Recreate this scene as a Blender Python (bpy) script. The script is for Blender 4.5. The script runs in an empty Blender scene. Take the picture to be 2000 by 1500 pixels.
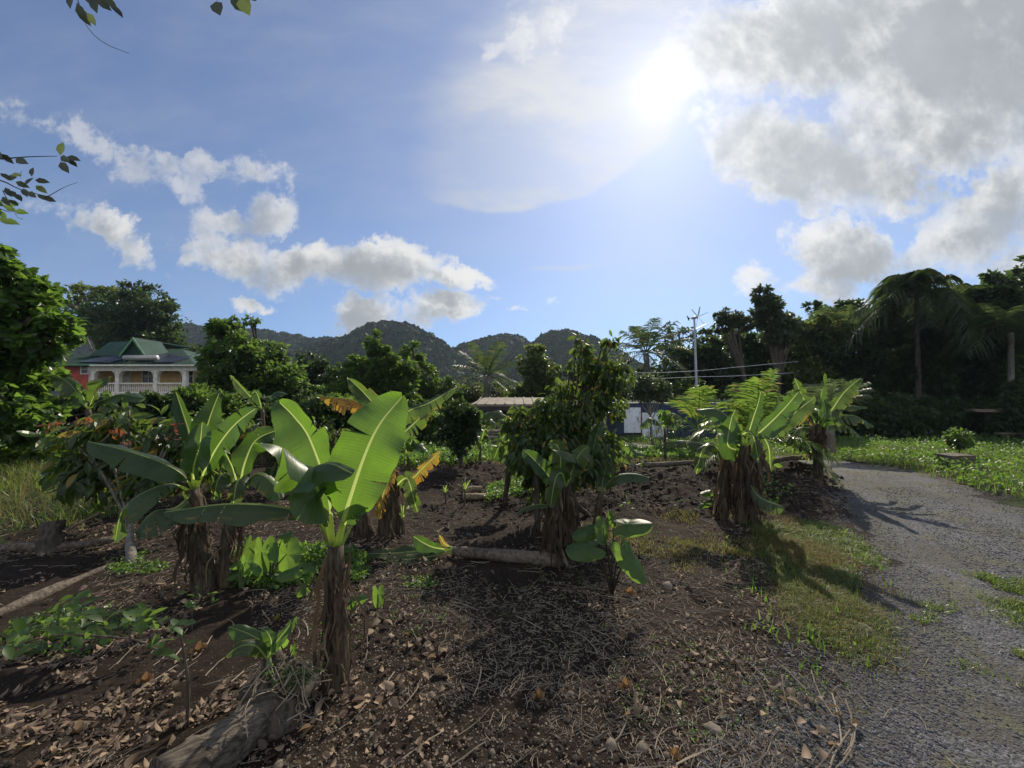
import bpy, math, random
import numpy as np
from mathutils import Vector
R = math.radians
scn = bpy.context.scene
COL = scn.collection
rng = np.random.default_rng(7)
random.seed(7)

# ------------------------------------------------------------ camera
FPX, CAMH, HOR = 751.0, 1.6, 775.0
PITCH = math.atan((HOR - 750) / FPX)
cam = bpy.data.cameras.new('camera'); camo = bpy.data.objects.new('camera', cam); COL.objects.link(camo)
cam.sensor_width = 36; cam.lens = 36 * FPX / 2000; cam.clip_start = 0.05; cam.clip_end = 5000
camo.location = (0, 0, CAMH); camo.rotation_euler = (math.pi / 2 + PITCH, 0, 0)
scn.camera = camo

def P(px, py, d):
    a = (px - 1000) / FPX; b = (750 - py) / FPX
    cp, sp = math.cos(PITCH), math.sin(PITCH)
    v = np.array([a, cp - b * sp, sp + b * cp]); v = v * (d / v[1])
    return v + np.array([0, 0, CAMH])

# ------------------------------------------------------------ sun, sky, exposure
sd = P(1287, 172, 1.0) - np.array([0, 0, CAMH]); sd /= np.linalg.norm(sd)
SUN_EL = math.asin(sd[2]); SUN_AZ = math.atan2(sd[0], sd[1])      # azimuth from +Y towards +X
sun = bpy.data.lights.new('sun', 'SUN'); sun.energy = 5.0; sun.angle = R(0.6); sun.color = (1, 0.90, 0.74)
suno = bpy.data.objects.new('sun', sun); COL.objects.link(suno)
suno.rotation_euler = Vector(sd).to_track_quat('Z', 'Y').to_euler()
suno.location = (10, 20, 30)
scn.view_settings.view_transform = 'Standard'; scn.view_settings.look = 'None'
scn.view_settings.exposure = 0.0; scn.view_settings.gamma = 1.0; scn.view_settings.use_curve_mapping = False
scn.cycles.use_denoising = True
scn.cycles.max_bounces = 8; scn.cycles.transparent_max_bounces = 8
scn.cycles.volume_bounces = 0
scn.cycles.sample_clamp_indirect = 4

class NT:
    def __init__(s, tree): s.t = tree; s.n = tree.nodes; s.l = tree.links
    def add(s, typ, **kw):
        n = s.n.new(typ)
        for k, v in kw.items():
            if k == 'ins':
                for i, x in v.items():
                    if hasattr(x, 'is_output') or isinstance(x, bpy.types.NodeSocket): s.l.new(x, n.inputs[i])
                    else: n.inputs[i].default_value = x
            else: setattr(n, k, v)
        return n
    def math(s, op, a, b=0.0, c=None, clamp=False):
        d = {0: a, 1: b}
        if c is not None: d[2] = c
        return s.add('ShaderNodeMath', operation=op, use_clamp=clamp, ins=d).outputs[0]
    def vmath(s, op, a, b=(0, 0, 0)):
        return s.add('ShaderNodeVectorMath', operation=op, ins={0: a, 1: b})
    def mix(s, f, a, b, blend='MIX'):
        n = s.add('ShaderNodeMix', data_type='RGBA', blend_type=blend, ins={0: f, 6: a, 7: b}); return n.outputs[2]
    def noise(s, vec, scale, detail=4, rough=0.55, w=None, dist=0.0):
        n = s.add('ShaderNodeTexNoise', ins={'Scale': scale, 'Detail': detail, 'Roughness': rough, 'Distortion': dist})
        if vec is not None: s.l.new(vec, n.inputs['Vector'])
        return n
    def ramp(s, f, stops, interp='LINEAR'):
        n = s.add('ShaderNodeValToRGB', ins={0: f}); r = n.color_ramp; r.interpolation = interp
        while len(r.elements) < len(stops): r.elements.new(0.5)
        for e, (p, c) in zip(r.elements, stops):
            e.position = p; e.color = tuple(c) + (1,) if len(c) == 3 else c
        return n.outputs[0]
    def sstep(s, x, a, b):
        return s.add('ShaderNodeMapRange', interpolation_type='SMOOTHSTEP', ins={0: x, 1: a, 2: b, 3: 0.0, 4: 1.0}).outputs[0]

def build_world():
    w = bpy.data.worlds.new('World'); scn.world = w; w.use_nodes = True
    w.node_tree.nodes.clear(); N = NT(w.node_tree)
    sky = N.add('ShaderNodeTexSky', sky_type='NISHITA', sun_disc=False, sun_elevation=SUN_EL, sun_rotation=SUN_AZ,
                air_density=1.0, dust_density=0.35, ozone_density=3.0, altitude=0)
    D = N.add('ShaderNodeTexCoord').outputs['Generated']
    Dn = N.vmath('NORMALIZE', D).outputs[0]
    sep = N.add('ShaderNodeSeparateXYZ', ins={0: Dn})
    ay = N.math('MAXIMUM', N.math('ABSOLUTE', sep.outputs[1]), 0.08)
    u = N.math('DIVIDE', sep.outputs[0], ay); v = N.math('DIVIDE', sep.outputs[2], ay)
    uv = N.add('ShaderNodeCombineXYZ', ins={0: u, 1: v, 2: 0.0}).outputs[0]
    # cloud field as a node group of sky direction (u right, v up, in tangents)
    g = bpy.data.node_groups.new('cloud_field', 'ShaderNodeTree')
    g.interface.new_socket('V', in_out='INPUT', socket_type='NodeSocketVector')
    g.interface.new_socket('cumulus', in_out='OUTPUT', socket_type='NodeSocketFloat')
    G = NT(g); gi = G.add('NodeGroupInput'); go = G.add('NodeGroupOutput')
    nz = G.noise(gi.outputs[0], 5.2, 6, 0.66)
    off = G.vmath('SCALE', G.vmath('SUBTRACT', nz.outputs['Color'], (0.5, 0.5, 0.5)).outputs[0]); off.inputs[3].default_value = 0.24
    wv = G.vmath('ADD', gi.outputs[0], off.outputs[0]).outputs[0]
    blobs = [  # px, py, rx, ry, rot(deg, ccw), strength
        (215, 435, 100, 50, -10, .85), (260, 470, 80, 40, -20, .75), (520, 410, 85, 48, 20, .75), (430, 430, 75, 42, -15, .7), (400, 470, 80, 30, 10, .65), (505, 345, 95, 42, -30, .6), (450, 505, 95, 55, 0, .9),
        (610, 508, 130, 62, 0, 1.1), (755, 512, 115, 72, 0, 1.2), (885, 538, 105, 34, -6, 1.0), (482, 585, 62, 24, 0, .9),
        (700, 622, 80, 40, 10, 1.1), (870, 604, 95, 42, 0, 1.1), (370, 515, 60, 34, 0, .7), (735, 590, 40, 20, 30, .5),
        (40, 215, 190, 42, -25, .48), (195, 280, 190, 44, -27, .52), (335, 340, 90, 38, -30, .5), (405, 300, 50, 35, 0, .55),
        (1010, 605, 40, 16, 20, .6), (1075, 590, 22, 10, 0, .5), (970, 585, 30, 12, 0, .5), (330, 300, 60, 26, -30, .5),
        (1560, 290, 270, 100, -12, 1.0), (1720, 345, 200, 75, -10, 1.0), (1420, 215, 150, 60, 0, .6), (1530, 350, 130, 60, -20, .9),
        (1840, 250, 260, 120, 0, 1.0), (1620, 50, 360, 140, 8, 1.1), (1900, 70, 340, 230, 0, 1.3), (1655, 480, 140, 80, -18, 1.15),
        (1600, 555, 90, 60, 0, .9), (1475, 550, 80, 45, 10, .75), (1660, 588, 80, 20, 4, .9), (1900, 450, 190, 70, 18, .9),
        (1960, 380, 140, 70, 15, .95), (1990, 520, 120, 60, 0, .7), (1010, 45, 90, 90, 60, .5), (1090, 30, 60, 90, 80, .45),
        (965, 90, 60, 30, 50, .5), (100, 395, 130, 25, -3, .35), (2250, 250, 400, 400, 0, 1.0), (-400, 350, 250, 130, 0, .9),
    ]
    wz = G.vmath('ADD', G.vmath('MULTIPLY', wv, (1, 1, 0)).outputs[0], (0, 0, 1)).outputs[0]
    acc = None
    for px, py, rx, ry, rot, st in blobs:
        cu, cv = (px - 1000) / FPX, (HOR - py) / FPX
        a_, b_ = FPX / rx / 1.12, FPX / ry / 1.12; c_, s_ = math.cos(R(rot)), math.sin(R(rot))
        k1 = (c_ * a_, s_ * a_, -(c_ * cu + s_ * cv) * a_); k2 = (-s_ * b_, c_ * b_, -(-s_ * cu + c_ * cv) * b_)
        d1_ = G.vmath('DOT_PRODUCT', wz, k1).outputs['Value']; d2_ = G.vmath('DOT_PRODUCT', wz, k2).outputs['Value']
        r2 = G.math('MULTIPLY_ADD', d2_, d2_, G.math('MULTIPLY', d1_, d1_))
        q = G.math('MULTIPLY_ADD', r2, -0.8 * st, 0.8 * st)
        acc = q if acc is None else G.math('MAXIMUM', acc, q)
    G.l.new(acc, go.inputs[0])
    def field(vec):
        n = N.add('ShaderNodeGroup'); n.node_tree = g; N.l.new(vec, n.inputs[0]); return n.outputs[0]
    acc = field(uv)
    su, sv = sd[0] / sd[1], sd[2] / sd[1]
    n2 = N.noise(uv, 10.0, 7, 0.66)
    n3 = N.noise(uv, 2.6, 2, 0.5)
    dn = N.math('MULTIPLY_ADD', N.math('SUBTRACT', n2.outputs[0], 0.5), 1.5, acc)
    dn = N.math('MULTIPLY_ADD', N.math('SUBTRACT', n3.outputs[0], 0.5), 0.9, dn)
    d0 = N.math('MULTIPLY', N.math('SUBTRACT', dn, 0.20), N.sstep(acc, -0.15, 0.10))
    ts = N.vmath('NORMALIZE', N.vmath('SUBTRACT', (su, sv, 0), uv).outputs[0]).outputs[0]
    sh = N.vmath('SCALE', ts); sh.inputs[3].default_value = 0.06
    uv1 = N.vmath('ADD', uv, sh.outputs[0]).outputs[0]
    n4 = N.noise(uv1, 7.0, 5, 0.6)
    d1 = N.math('SUBTRACT', N.math('MULTIPLY_ADD', N.math('SUBTRACT', n4.outputs[0], 0.5), 2.2, N.math('MAXIMUM', field(uv1), -.2)), 0.10)
    alpha = N.math('MULTIPLY', N.sstep(d0, 0.0, 0.32), N.math('ADD', .45, N.math('MULTIPLY', N.sstep(acc, .20, .75), .55)))
    # angular distance to the sun
    cosd = N.vmath('DOT_PRODUCT', Dn, tuple(sd)).outputs['Value']
    ang = N.math('ARCCOSINE', N.math('MINIMUM', cosd, 1.0))
    near = N.math('POWER', 2.718, N.math('MULTIPLY', N.math('MULTIPLY', ang, ang), -5.0))
    # thick parts away from their sunward rim go grey
    n6 = N.noise(uv1, 13.0, 3, 0.6).outputs[0]
    thick = N.math('ADD', N.math('MULTIPLY', N.math('MAXIMUM', d1, -.3), 0.80), N.math('MULTIPLY', N.math('MAXIMUM', d0, 0.0), 0.55))
    thick = N.math('MULTIPLY_ADD', N.math('SUBTRACT', n6, 0.5), 0.9, thick)
    lit = N.add('ShaderNodeMapRange', interpolation_type='SMOOTHERSTEP', ins={0: thick, 1: 1.25, 2: -0.05, 3: 0.0, 4: 1.0}).outputs[0]
    edge = N.math('ADD', 0.78, N.math('MULTIPLY', near, 0.14))
    core = N.math('MULTIPLY', N.math('ADD', 0.36, N.math('MULTIPLY', near, 0.12)), N.math('ADD', 0.55, N.math('ADD', N.math('MULTIPLY', n3.outputs[0], .45), N.math('MULTIPLY', n4.outputs[0], .45))))
    cb = N.math('ADD', N.math('MULTIPLY', edge, lit), N.math('MULTIPLY', core, N.math('SUBTRACT', 1.0, lit)))
    cc = N.mix(lit, (0.86, 0.93, 1.0, 1), (1, .99, .97, 1))
    ccol = N.vmath('SCALE', cc); N.l.new(cb, ccol.inputs[3])
    # cirrus veil with a sharp lower edge swung round the sun
    wn = N.noise(uv, 3.0, 6, 0.62)
    wo = N.vmath('SCALE', N.vmath('SUBTRACT', wn.outputs['Color'], (.5, .5, .5)).outputs[0]); wo.inputs[3].default_value = 0.11
    wuv = N.vmath('ADD', uv, wo.outputs[0]).outputs[0]
    def ell(px, py, rx, ry, rot, a, b):
        mp = N.add('ShaderNodeMapping', vector_type='TEXTURE', ins={'Vector': wuv, 'Location': ((px - 1000) / FPX, (HOR - py) / FPX, 0),
                   'Rotation': (0, 0, R(rot)), 'Scale': (rx / FPX, ry / FPX, 1)})
        gr = N.add('ShaderNodeTexGradient', gradient_type='SPHERICAL', ins={0: mp.outputs[0]}).outputs['Fac']
        return N.sstep(gr, a, b)
    veil = N.math('MULTIPLY', ell(1160, 200, 580, 400, 28, 0.0, 0.7), ell(1010, 60, 420, 345, 22, 0.0, 0.05))
    veil = N.math('MULTIPLY', veil, N.sstep(u, -0.50, -0.08))
    stx = N.add('ShaderNodeMapping', ins={'Vector': wuv, 'Rotation': (0, 0, R(-35)), 'Scale': (1.0, 2.6, 1)}).outputs[0]
    st = N.noise(stx, 2.6, 6, 0.6).outputs[0]
    veil = N.math('MULTIPLY', veil, N.math('ADD', 0.42, N.math('MULTIPLY', N.sstep(st, .35, .7), 0.58)))
    streak = N.math('MULTIPLY', ell(1115, 525, 160, 9, 5, 0.0, 0.9), 0.45)
    vv = N.math('MULTIPLY', N.math('MAXIMUM', veil, streak), 0.95)
    haze2 = N.math('ADD', N.math('MULTIPLY', N.sstep(st, .3, .9), 0.22), 0.08)
    vv = N.math('MAXIMUM', vv, haze2)
    el = sep.outputs[2]
    hz = N.sstep(el, 0.30, 0.0)
    base = N.mix(hz, N.mix(1.0, sky.outputs[0], SKYTINT, 'MULTIPLY'), N.mix(1.0, sky.outputs[0], (0.46, 0.72, 1.12, 1), 'MULTIPLY'))
    # Nishita is physically bright near the sun: roll it off towards the horizon glow as a hazy humid sky
    SS = 0.105
    b0 = N.vmath('SCALE', base); b0.inputs[3].default_value = SS
    vcol = N.vmath('SCALE', (0.93, 0.96, 1.0)); N.l.new(N.math('ADD', 0.56, N.math('MULTIPLY', near, 0.20)), vcol.inputs[3])
    c1 = N.mix(vv, b0.outputs[0], vcol.outputs[0])
    c2 = N.mix(alpha, c1, ccol.outputs[0])
    # unseen bright cloud added behind the camera as fill light for shaded sides
    bk_fill = N.math('MULTIPLY', N.sstep(N.math('MULTIPLY', sep.outputs[1], -1.0), 0.05, 0.5), N.math('ADD', .55, N.math('MULTIPLY', N.sstep(n3.outputs[0], .4, .6), .4)))
    c2 = N.mix(bk_fill, c2, (0.74, 0.77, 0.82, 1))
    # aureole round the sun
    a2 = N.math('MULTIPLY', ang, ang)
    g1 = N.math('MULTIPLY', N.math('POWER', 2.718, N.math('MULTIPLY', a2, -2400.0)), 5.0)
    g2 = N.math('MULTIPLY', N.math('POWER', 2.718, N.math('MULTIPLY', ang, -6.0)), 0.14)
    g3 = N.math('ADD', N.math('MULTIPLY', N.math('POWER', 2.718, N.math('MULTIPLY', a2, -300.0)), 0.20), N.math('MULTIPLY', N.math('POWER', 2.718, N.math('MULTIPLY', a2, -3.0)), 0.10))
    gl = N.vmath('SCALE', (1.0, 0.97, 0.92)); N.l.new(N.math('ADD', g3, N.math('ADD', g1, g2)), gl.inputs[3])
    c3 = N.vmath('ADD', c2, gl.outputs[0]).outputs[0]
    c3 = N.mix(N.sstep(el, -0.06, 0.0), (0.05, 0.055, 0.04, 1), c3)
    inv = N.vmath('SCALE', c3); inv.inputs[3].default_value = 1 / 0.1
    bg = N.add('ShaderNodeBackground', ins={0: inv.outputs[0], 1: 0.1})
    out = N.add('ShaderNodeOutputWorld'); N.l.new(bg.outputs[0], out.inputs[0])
    w.cycles.sampling_method = 'MANUAL'; w.cycles.sample_map_resolution = 512
SKYTINT = (0.82, 0.90, 1.06, 1)
build_world()

# ------------------------------------------------------------ numpy noise and terrain
def _h(ix, iy, seed):
    h = (ix.astype(np.int64) * 374761393 + iy.astype(np.int64) * 668265263 + seed * 982451653) & 0x7fffffff
    h = ((h ^ (h >> 13)) * 1274126177) & 0x7fffffff
    return ((h ^ (h >> 16)) & 0xffff) / 65535.0
def vnoise(x, y, seed=0):
    ix, iy = np.floor(x), np.floor(y); fx, fy = x - ix, y - iy
    fx = fx * fx * (3 - 2 * fx); fy = fy * fy * (3 - 2 * fy)
    a = _h(ix, iy, seed); b = _h(ix + 1, iy, seed); c = _h(ix, iy + 1, seed); d = _h(ix + 1, iy + 1, seed)
    return (a + (b - a) * fx) * (1 - fy) + (c + (d - c) * fx) * fy - 0.5
def fbm(x, y, oct=4, seed=0, gain=0.5):
    s = 0; a = 1.0
    for o in range(oct):
        s = s + a * vnoise(x * 2 ** o + 17.3 * o, y * 2 ** o - 9.1 * o, seed + o); a *= gain
    return s
def gd(px, py):                      # a point on the near flat ground
    d = CAMH * FPX / (py - HOR); return ((px - 1000) / FPX * d, d)
MOUNDS = [(gd(px, py), r, h) for px, py, r, h in [
    (1530, 955, .75, .22), (1400, 930, .7, .20), (1300, 950, .8, .16), (1220, 935, .5, .16), (1180, 975, .35, .12), (1060, 995, .28, .14),
    (985, 985, .22, .10), (870, 935, .55, .16), (950, 915, .45, .16), (1030, 930, .5, .18), (1560, 925, .6, .2), (1470, 970, .6, .14),
    (1340, 1000, .4, .08), (1120, 925, .6, .14), (1600, 990, .35, .10), (1350, 1075, .18, .06), (1640, 965, .4, .08), (1240, 1010, .35, .06),
    (1365, 1165, .12, -.05), (1200, 1290, .25, -.03), (655, 1345, .22, .05), (1440, 1030, .35, .05), (700, 1075, .5, .04)]]
ROADP = np.array([(0.85, -5), (0.92, 0.5), (1.09, 1.68), (1.73, 2.16), (2.55, 2.75), (3.35, 3.6), (4.4, 5.2), (5.9, 7.5), (6.6, 9.5), (6.3, 12), (4.9, 14.6), (3.6, 15.4),
                  (4.2, 17.2), (5.6, 16.6), (7.6, 14.4), (8.8, 11.5), (9.1, 9.2), (8.5, 7.6), (7.6, 5.7), (6.8, 3), (6.2, -5)])
def poly_sd(x, y, poly):             # signed distance, positive inside
    x = np.asarray(x, float); y = np.asarray(y, float)
    d = np.full(x.shape, 1e9); ins = np.zeros(x.shape, bool); n = len(poly)
    for i in range(n):
        ax, ay = poly[i]; bx, by = poly[(i + 1) % n]; ex, ey = bx - ax, by - ay
        t = np.clip(((x - ax) * ex + (y - ay) * ey) / (ex * ex + ey * ey), 0, 1)
        d = np.minimum(d, np.hypot(x - ax - t * ex, y - ay - t * ey))
        c = ((ay > y) != (by > y)) & (x < (bx - ax) * (y - ay) / ((by - ay) if by != ay else 1e-9) + ax)
        ins ^= c
    return np.where(ins, d, -d)
def road_m(x, y):
    return poly_sd(x, y, ROADP) + 0.5 * fbm(x * 1.3, y * 1.3, 4, 31, .6)
TILL = np.array([gd(*p) for p in [(1190, 1010), (1500, 1010), (1650, 1000), (1640, 930), (1540, 905), (1300, 890), (1000, 890), (840, 905), (830, 960), (1000, 1000)]])
def ground_z(x, y):
    x = np.asarray(x, float); y = np.asarray(y, float)
    z = -0.045 * np.clip(y - 8, 0, 12)
    z = z + 0.05 * fbm(x * .5, y * .5, 3, 1)
    for (mx, my), r, h in MOUNDS:
        q = ((x - mx) ** 2 + (y - my) ** 2) / (r * r)
        z = z + h * np.exp(-q * 1.4) * (1 + .5 * vnoise(x * 5, y * 5, 77))
    rm = np.clip(poly_sd(x, y, ROADP) / .35 + .5, 0, 1)
    till = np.clip(poly_sd(x, y, TILL) / .4 + .5, 0, 1) * (1 - rm)
    near = np.clip(1.4 - np.hypot(x, y - 3) / 22, 0, 1)
    micro = 0.022 * fbm(x * 4, y * 4, 4, 5, .6) + 0.020 * np.abs(fbm(x * 14, y * 14, 3, 9)) + till * (0.12 * np.abs(fbm(x * 3.2, y * 3.2, 4, 15, .6)) + .03 * fbm(x * 11, y * 11, 2, 19))
    return z + near * micro * (1 - 0.75 * rm) - 0.03 * rm

# ------------------------------------------------------------ mesh helpers
def link(name, data=None, parent=None):
    o = bpy.data.objects.new(name, data); COL.objects.link(o)
    if parent is not None: o.parent = parent
    return o
def mesh(name, V, F, mat, parent=None, uv=None, smooth=True, loc=None, mids=None):
    """V (n,3) world; F list of int arrays (m,k). loc: world point that becomes the object's origin"""
    V = np.asarray(V, np.float32)
    off = np.array(loc if loc is not None else (parent['_o'] if parent is not None and '_o' in parent else (0, 0, 0)), np.float32)
    me = bpy.data.meshes.new(name); F = [np.asarray(f, np.int32) for f in (F if isinstance(F, list) else [F]) if len(f)]
    nl = sum(f.size for f in F); npoly = sum(len(f) for f in F)
    me.vertices.add(len(V)); me.vertices.foreach_set('co', (V - off).ravel())
    me.loops.add(nl); me.polygons.add(npoly)
    li = np.concatenate([f.ravel() for f in F]); me.loops.foreach_set('vertex_index', li)
    tot = np.concatenate([np.full(len(f), f.shape[1], np.int32) for f in F]); st = np.concatenate([[0], np.cumsum(tot)[:-1]]).astype(np.int32)
    me.polygons.foreach_set('loop_start', st); me.polygons.foreach_set('loop_total', tot)
    for m in (mat if isinstance(mat, (list, tuple)) else [mat]): me.materials.append(m)
    if mids is not None: me.polygons.foreach_set('material_index', np.asarray(mids, np.int32))
    me.polygons.foreach_set('use_smooth', np.full(npoly, smooth))
    if uv is not None:
        ul = me.uv_layers.new(name='UVMap'); ul.data.foreach_set('uv', np.asarray(uv, np.float32)[li].ravel())
    me.update(calc_edges=True); me.validate()
    o = link(name, me, parent)
    if parent is None and loc is not None: o.location = [float(v) for v in loc]
    if parent is not None or loc is not None: o['_o'] = [float(v) for v in off]
    return o
def tag(o, label=None, cat=None, group=None, kind=None):
    if label: o['label'] = label
    if cat: o['category'] = cat
    if group: o['group'] = group
    if kind: o['kind'] = kind
    return o
def thing(name, label, cat, at, group=None):
    o = link(name); o.location = [float(v) for v in at]; o['_o'] = [float(v) for v in at]; o.empty_display_size = .2
    return tag(o, label, cat, group)
def join(parts):                    # parts: list of (V, [F...]) -> one
    V, T, Q, n = [], [], [], 0
    for v, fs in parts:
        for f in (fs if isinstance(fs, list) else [fs]):
            f = np.asarray(f, np.int64)
            if len(f): (T if f.shape[1] == 3 else Q).append(f + n)
        V.append(v); n += len(v)
    return np.concatenate(V), ([np.concatenate(T)] if T else []) + ([np.concatenate(Q)] if Q else [])
def catmull(pts, n):
    p = np.asarray(pts, float); p = np.vstack([2 * p[0] - p[1], p, 2 * p[-1] - p[-2]]); m = len(p) - 3
    seg = np.linalg.norm(np.diff(p[1:-1], axis=0), axis=1); cum = np.concatenate([[0], np.cumsum(seg)]); s = np.linspace(0, cum[-1], n)
    i = np.clip(np.searchsorted(cum, s, 'right') - 1, 0, m - 1); t = ((s - cum[i]) / np.maximum(seg[i], 1e-9))[:, None]
    a, b, c, d = p[i], p[i + 1], p[i + 2], p[i + 3]
    return .5 * (2 * b + (c - a) * t + (2 * a - 5 * b + 4 * c - d) * t ** 2 + (3 * b - a - 3 * c + d) * t ** 3)
def tube(pts, rad, k=8, cap=True, jit=0.0, seed=0):
    p = np.asarray(pts, float); n = len(p); r = np.broadcast_to(np.asarray(rad, float), (n,)) if np.ndim(rad) else np.full(n, rad)
    T = np.gradient(p, axis=0); T /= np.linalg.norm(T, axis=1)[:, None] + 1e-12
    ref = np.array([0.31, 0.94, 0.11]) if abs(T[0] @ np.array([0.31, .94, .11])) < .9 else np.array([1., 0, 0])
    U = np.cross(T, ref); U /= np.linalg.norm(U, axis=1)[:, None] + 1e-12; W = np.cross(T, U)
    a = np.linspace(0, 2 * math.pi, k, endpoint=False)
    rr = r[:, None] * np.ones((n, k))
    if jit: rr = rr * (1 + jit * np.random.default_rng(seed).normal(size=(n, k)))
    V = p[:, None] + rr[..., None] * (np.cos(a)[None, :, None] * U[:, None] + np.sin(a)[None, :, None] * W[:, None])
    i = np.arange(n - 1)[:, None] * k; j = np.arange(k)[None]; j2 = (j + 1) % k
    Q = np.stack([i + j, i + j2, i + k + j2, i + k + j], -1).reshape(-1, 4); V = V.reshape(-1, 3); Fs = [Q]
    if cap:
        V = np.vstack([V, p[0], p[-1]]); m = n * k
        Fs.append(np.concatenate([np.stack([np.full(k, m), (j2)[0], j[0]], 1), np.stack([np.full(k, m + 1), (n - 1) * k + j[0], (n - 1) * k + j2[0]], 1)]))
    return V, Fs
def box(c, s, rz=0.0):
    c = np.asarray(c, float); s = np.asarray(s, float) / 2
    v = np.array([[x, y, z] for x in (-1, 1) for y in (-1, 1) for z in (-1, 1)], float) * s
    cr, sr = math.cos(rz), math.sin(rz); v[:, :2] = v[:, :2] @ np.array([[cr, sr], [-sr, cr]])
    return v + c, [np.array([[0, 1, 3, 2], [4, 6, 7, 5], [0, 4, 5, 1], [2, 3, 7, 6], [0, 2, 6, 4], [1, 5, 7, 3]])]
_ico = None
def rocks(cent, size, seed=0, sub=1, flat=.7, rough=.18):
    """many irregular stones in one arrays pair"""
    global _ico
    if _ico is None:
        import bmesh
        _ico = {}
        for k in (0, 1, 2, 3):
            bm = bmesh.new(); bmesh.ops.create_icosphere(bm, subdivisions=k + 1, radius=1)
            _ico[k] = (np.array([v.co[:] for v in bm.verts]), np.array([[v.index for v in f.verts] for f in bm.faces])); bm.free()
    bv, bf = _ico[sub]; g = np.random.default_rng(seed); n = len(cent)
    s = np.asarray(size, float)[:, None] * g.uniform(.65, 1.25, (n, 3)); s[:, 2] *= flat
    q = bv[None] * (1 + rough * g.normal(size=(n, len(bv), 1)))
    q = q * s[:, None]; a = g.uniform(0, 6.28, n); c, d = np.cos(a)[:, None], np.sin(a)[:, None]
    q = np.stack([q[..., 0] * c - q[..., 1] * d, q[..., 0] * d + q[..., 1] * c, q[..., 2]], -1) + np.asarray(cent)[:, None]
    return q.reshape(-1, 3), [(bf[None] + (np.arange(n) * len(bv))[:, None, None]).reshape(-1, 3)]
def frames(d, g, up=None):          # rotation matrices with columns: side, along, normal
    d = d / (np.linalg.norm(d, axis=1)[:, None] + 1e-9)
    r = up if up is not None else g.normal(size=d.shape)
    n = r - (r * d).sum(1)[:, None] * d; n /= np.linalg.norm(n, axis=1)[:, None] + 1e-9
    return np.stack([np.cross(d, n), d, n], -1)
# leaf templates: x side, y along 0..1, z normal
T_KITE = (np.array([[0, 0, 0], [-.27, .45, .07], [0, 1, -.12], [.27, .45, .07], [0, .5, -.02]]), [np.array([[0, 4, 1], [4, 2, 1], [0, 3, 4], [4, 3, 2]])])
def tmpl(w, droop, n=4, fold=.12, peak=.45):
    t = np.linspace(0, 1, n + 1); y = t * (1 - .15 * droop * t); z = -droop * t ** 2 * .6
    prof = w * np.sin(np.pi * t ** (math.log(.5) / math.log(peak))) ** .8
    V, Q, Tr = [], [], []
    for i in range(n + 1):
        if i in (0, n): V += [[0, y[i], z[i]]] * 3
        else: V += [[-prof[i], y[i], z[i] + fold * prof[i] * 2], [0, y[i], z[i]], [prof[i], y[i], z[i] + fold * prof[i] * 2]]
    for i in range(n):
        a = 3 * i; b = a + 3
        if i == 0: Tr += [[a + 1, b + 1, b], [a + 1, b + 2, b + 1]]
        elif i == n - 1: Tr += [[a, a + 1, b + 1], [a + 1, a + 2, b + 1]]
        else: Q += [[a, a + 1, b + 1, b], [a + 1, a + 2, b + 2, b + 1]]
    return np.array(V, float), [np.array(Tr)] + ([np.array(Q)] if Q else [])
T_OVAL = tmpl(.25, .25, 3); T_LONG = tmpl(.17, .75, 4, .16, .55); T_ROUND = tmpl(.36, .2, 3, .1); T_DEAD = tmpl(.30, .55, 4, .32)
def leaves(pos, dirs, size, T, seed=0, up=None):
    g = np.random.default_rng(seed); tv, tf = T; n = len(pos)
    M = frames(np.asarray(dirs, float), g, up); s = np.asarray(size, float).reshape(-1, 1, 1)
    V = np.einsum('nij,kj->nki', M, tv) * s + np.asarray(pos)[:, None]
    o = (np.arange(n) * len(tv))[:, None, None]
    return V.reshape(-1, 3), [(f[None] + o).reshape(-1, f.shape[1]) for f in tf]

# ------------------------------------------------------------ materials
def newmat(name):
    m = bpy.data.materials.new(name); m.use_nodes = True; m.node_tree.nodes.clear(); N = NT(m.node_tree)
    N.out = N.add('ShaderNodeOutputMaterial'); return m, N
def leafmat(name, col, trans, var=.35, rough=.38, tmix=.42, spots=None, spec=.5, scale=3.0):
    m, N = newmat(name); ge = N.add('ShaderNodeNewGeometry'); rpi = ge.outputs['Random Per Island']
    tc = N.add('ShaderNodeTexCoord').outputs['Object']
    nz = N.noise(tc, scale, 3).outputs[0]
    k = N.math('ADD', N.math('MULTIPLY', rpi, var * 1.2), N.math('MULTIPLY', nz, var)); k = N.math('ADD', k, 1 - var * 1.1)
    c1 = N.vmath('SCALE', col); N.l.new(k, c1.inputs[3]); c2 = N.vmath('SCALE', trans); N.l.new(k, c2.inputs[3])
    a, b = c1.outputs[0], c2.outputs[0]
    if spots:
        f = N.sstep(N.math('FRACT', N.math('MULTIPLY', rpi, 17.31)), 1 - spots[1], 1 - spots[1] * .6)
        a = N.mix(f, a, spots[0] + (1,)); b = N.mix(f, b, tuple(min(1, x * 1.8) for x in spots[0]) + (1,))
    p = N.add('ShaderNodeBsdfPrincipled', ins={'Base Color': a, 'Roughness': rough, 'Specular IOR Level': spec})
    t = N.add('ShaderNodeBsdfTranslucent', ins={0: b})
    mx = N.add('ShaderNodeMixShader', ins={0: tmix, 1: p.outputs[0], 2: t.outputs[0]}); N.l.new(mx.outputs[0], N.out.inputs[0]); return m
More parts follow.
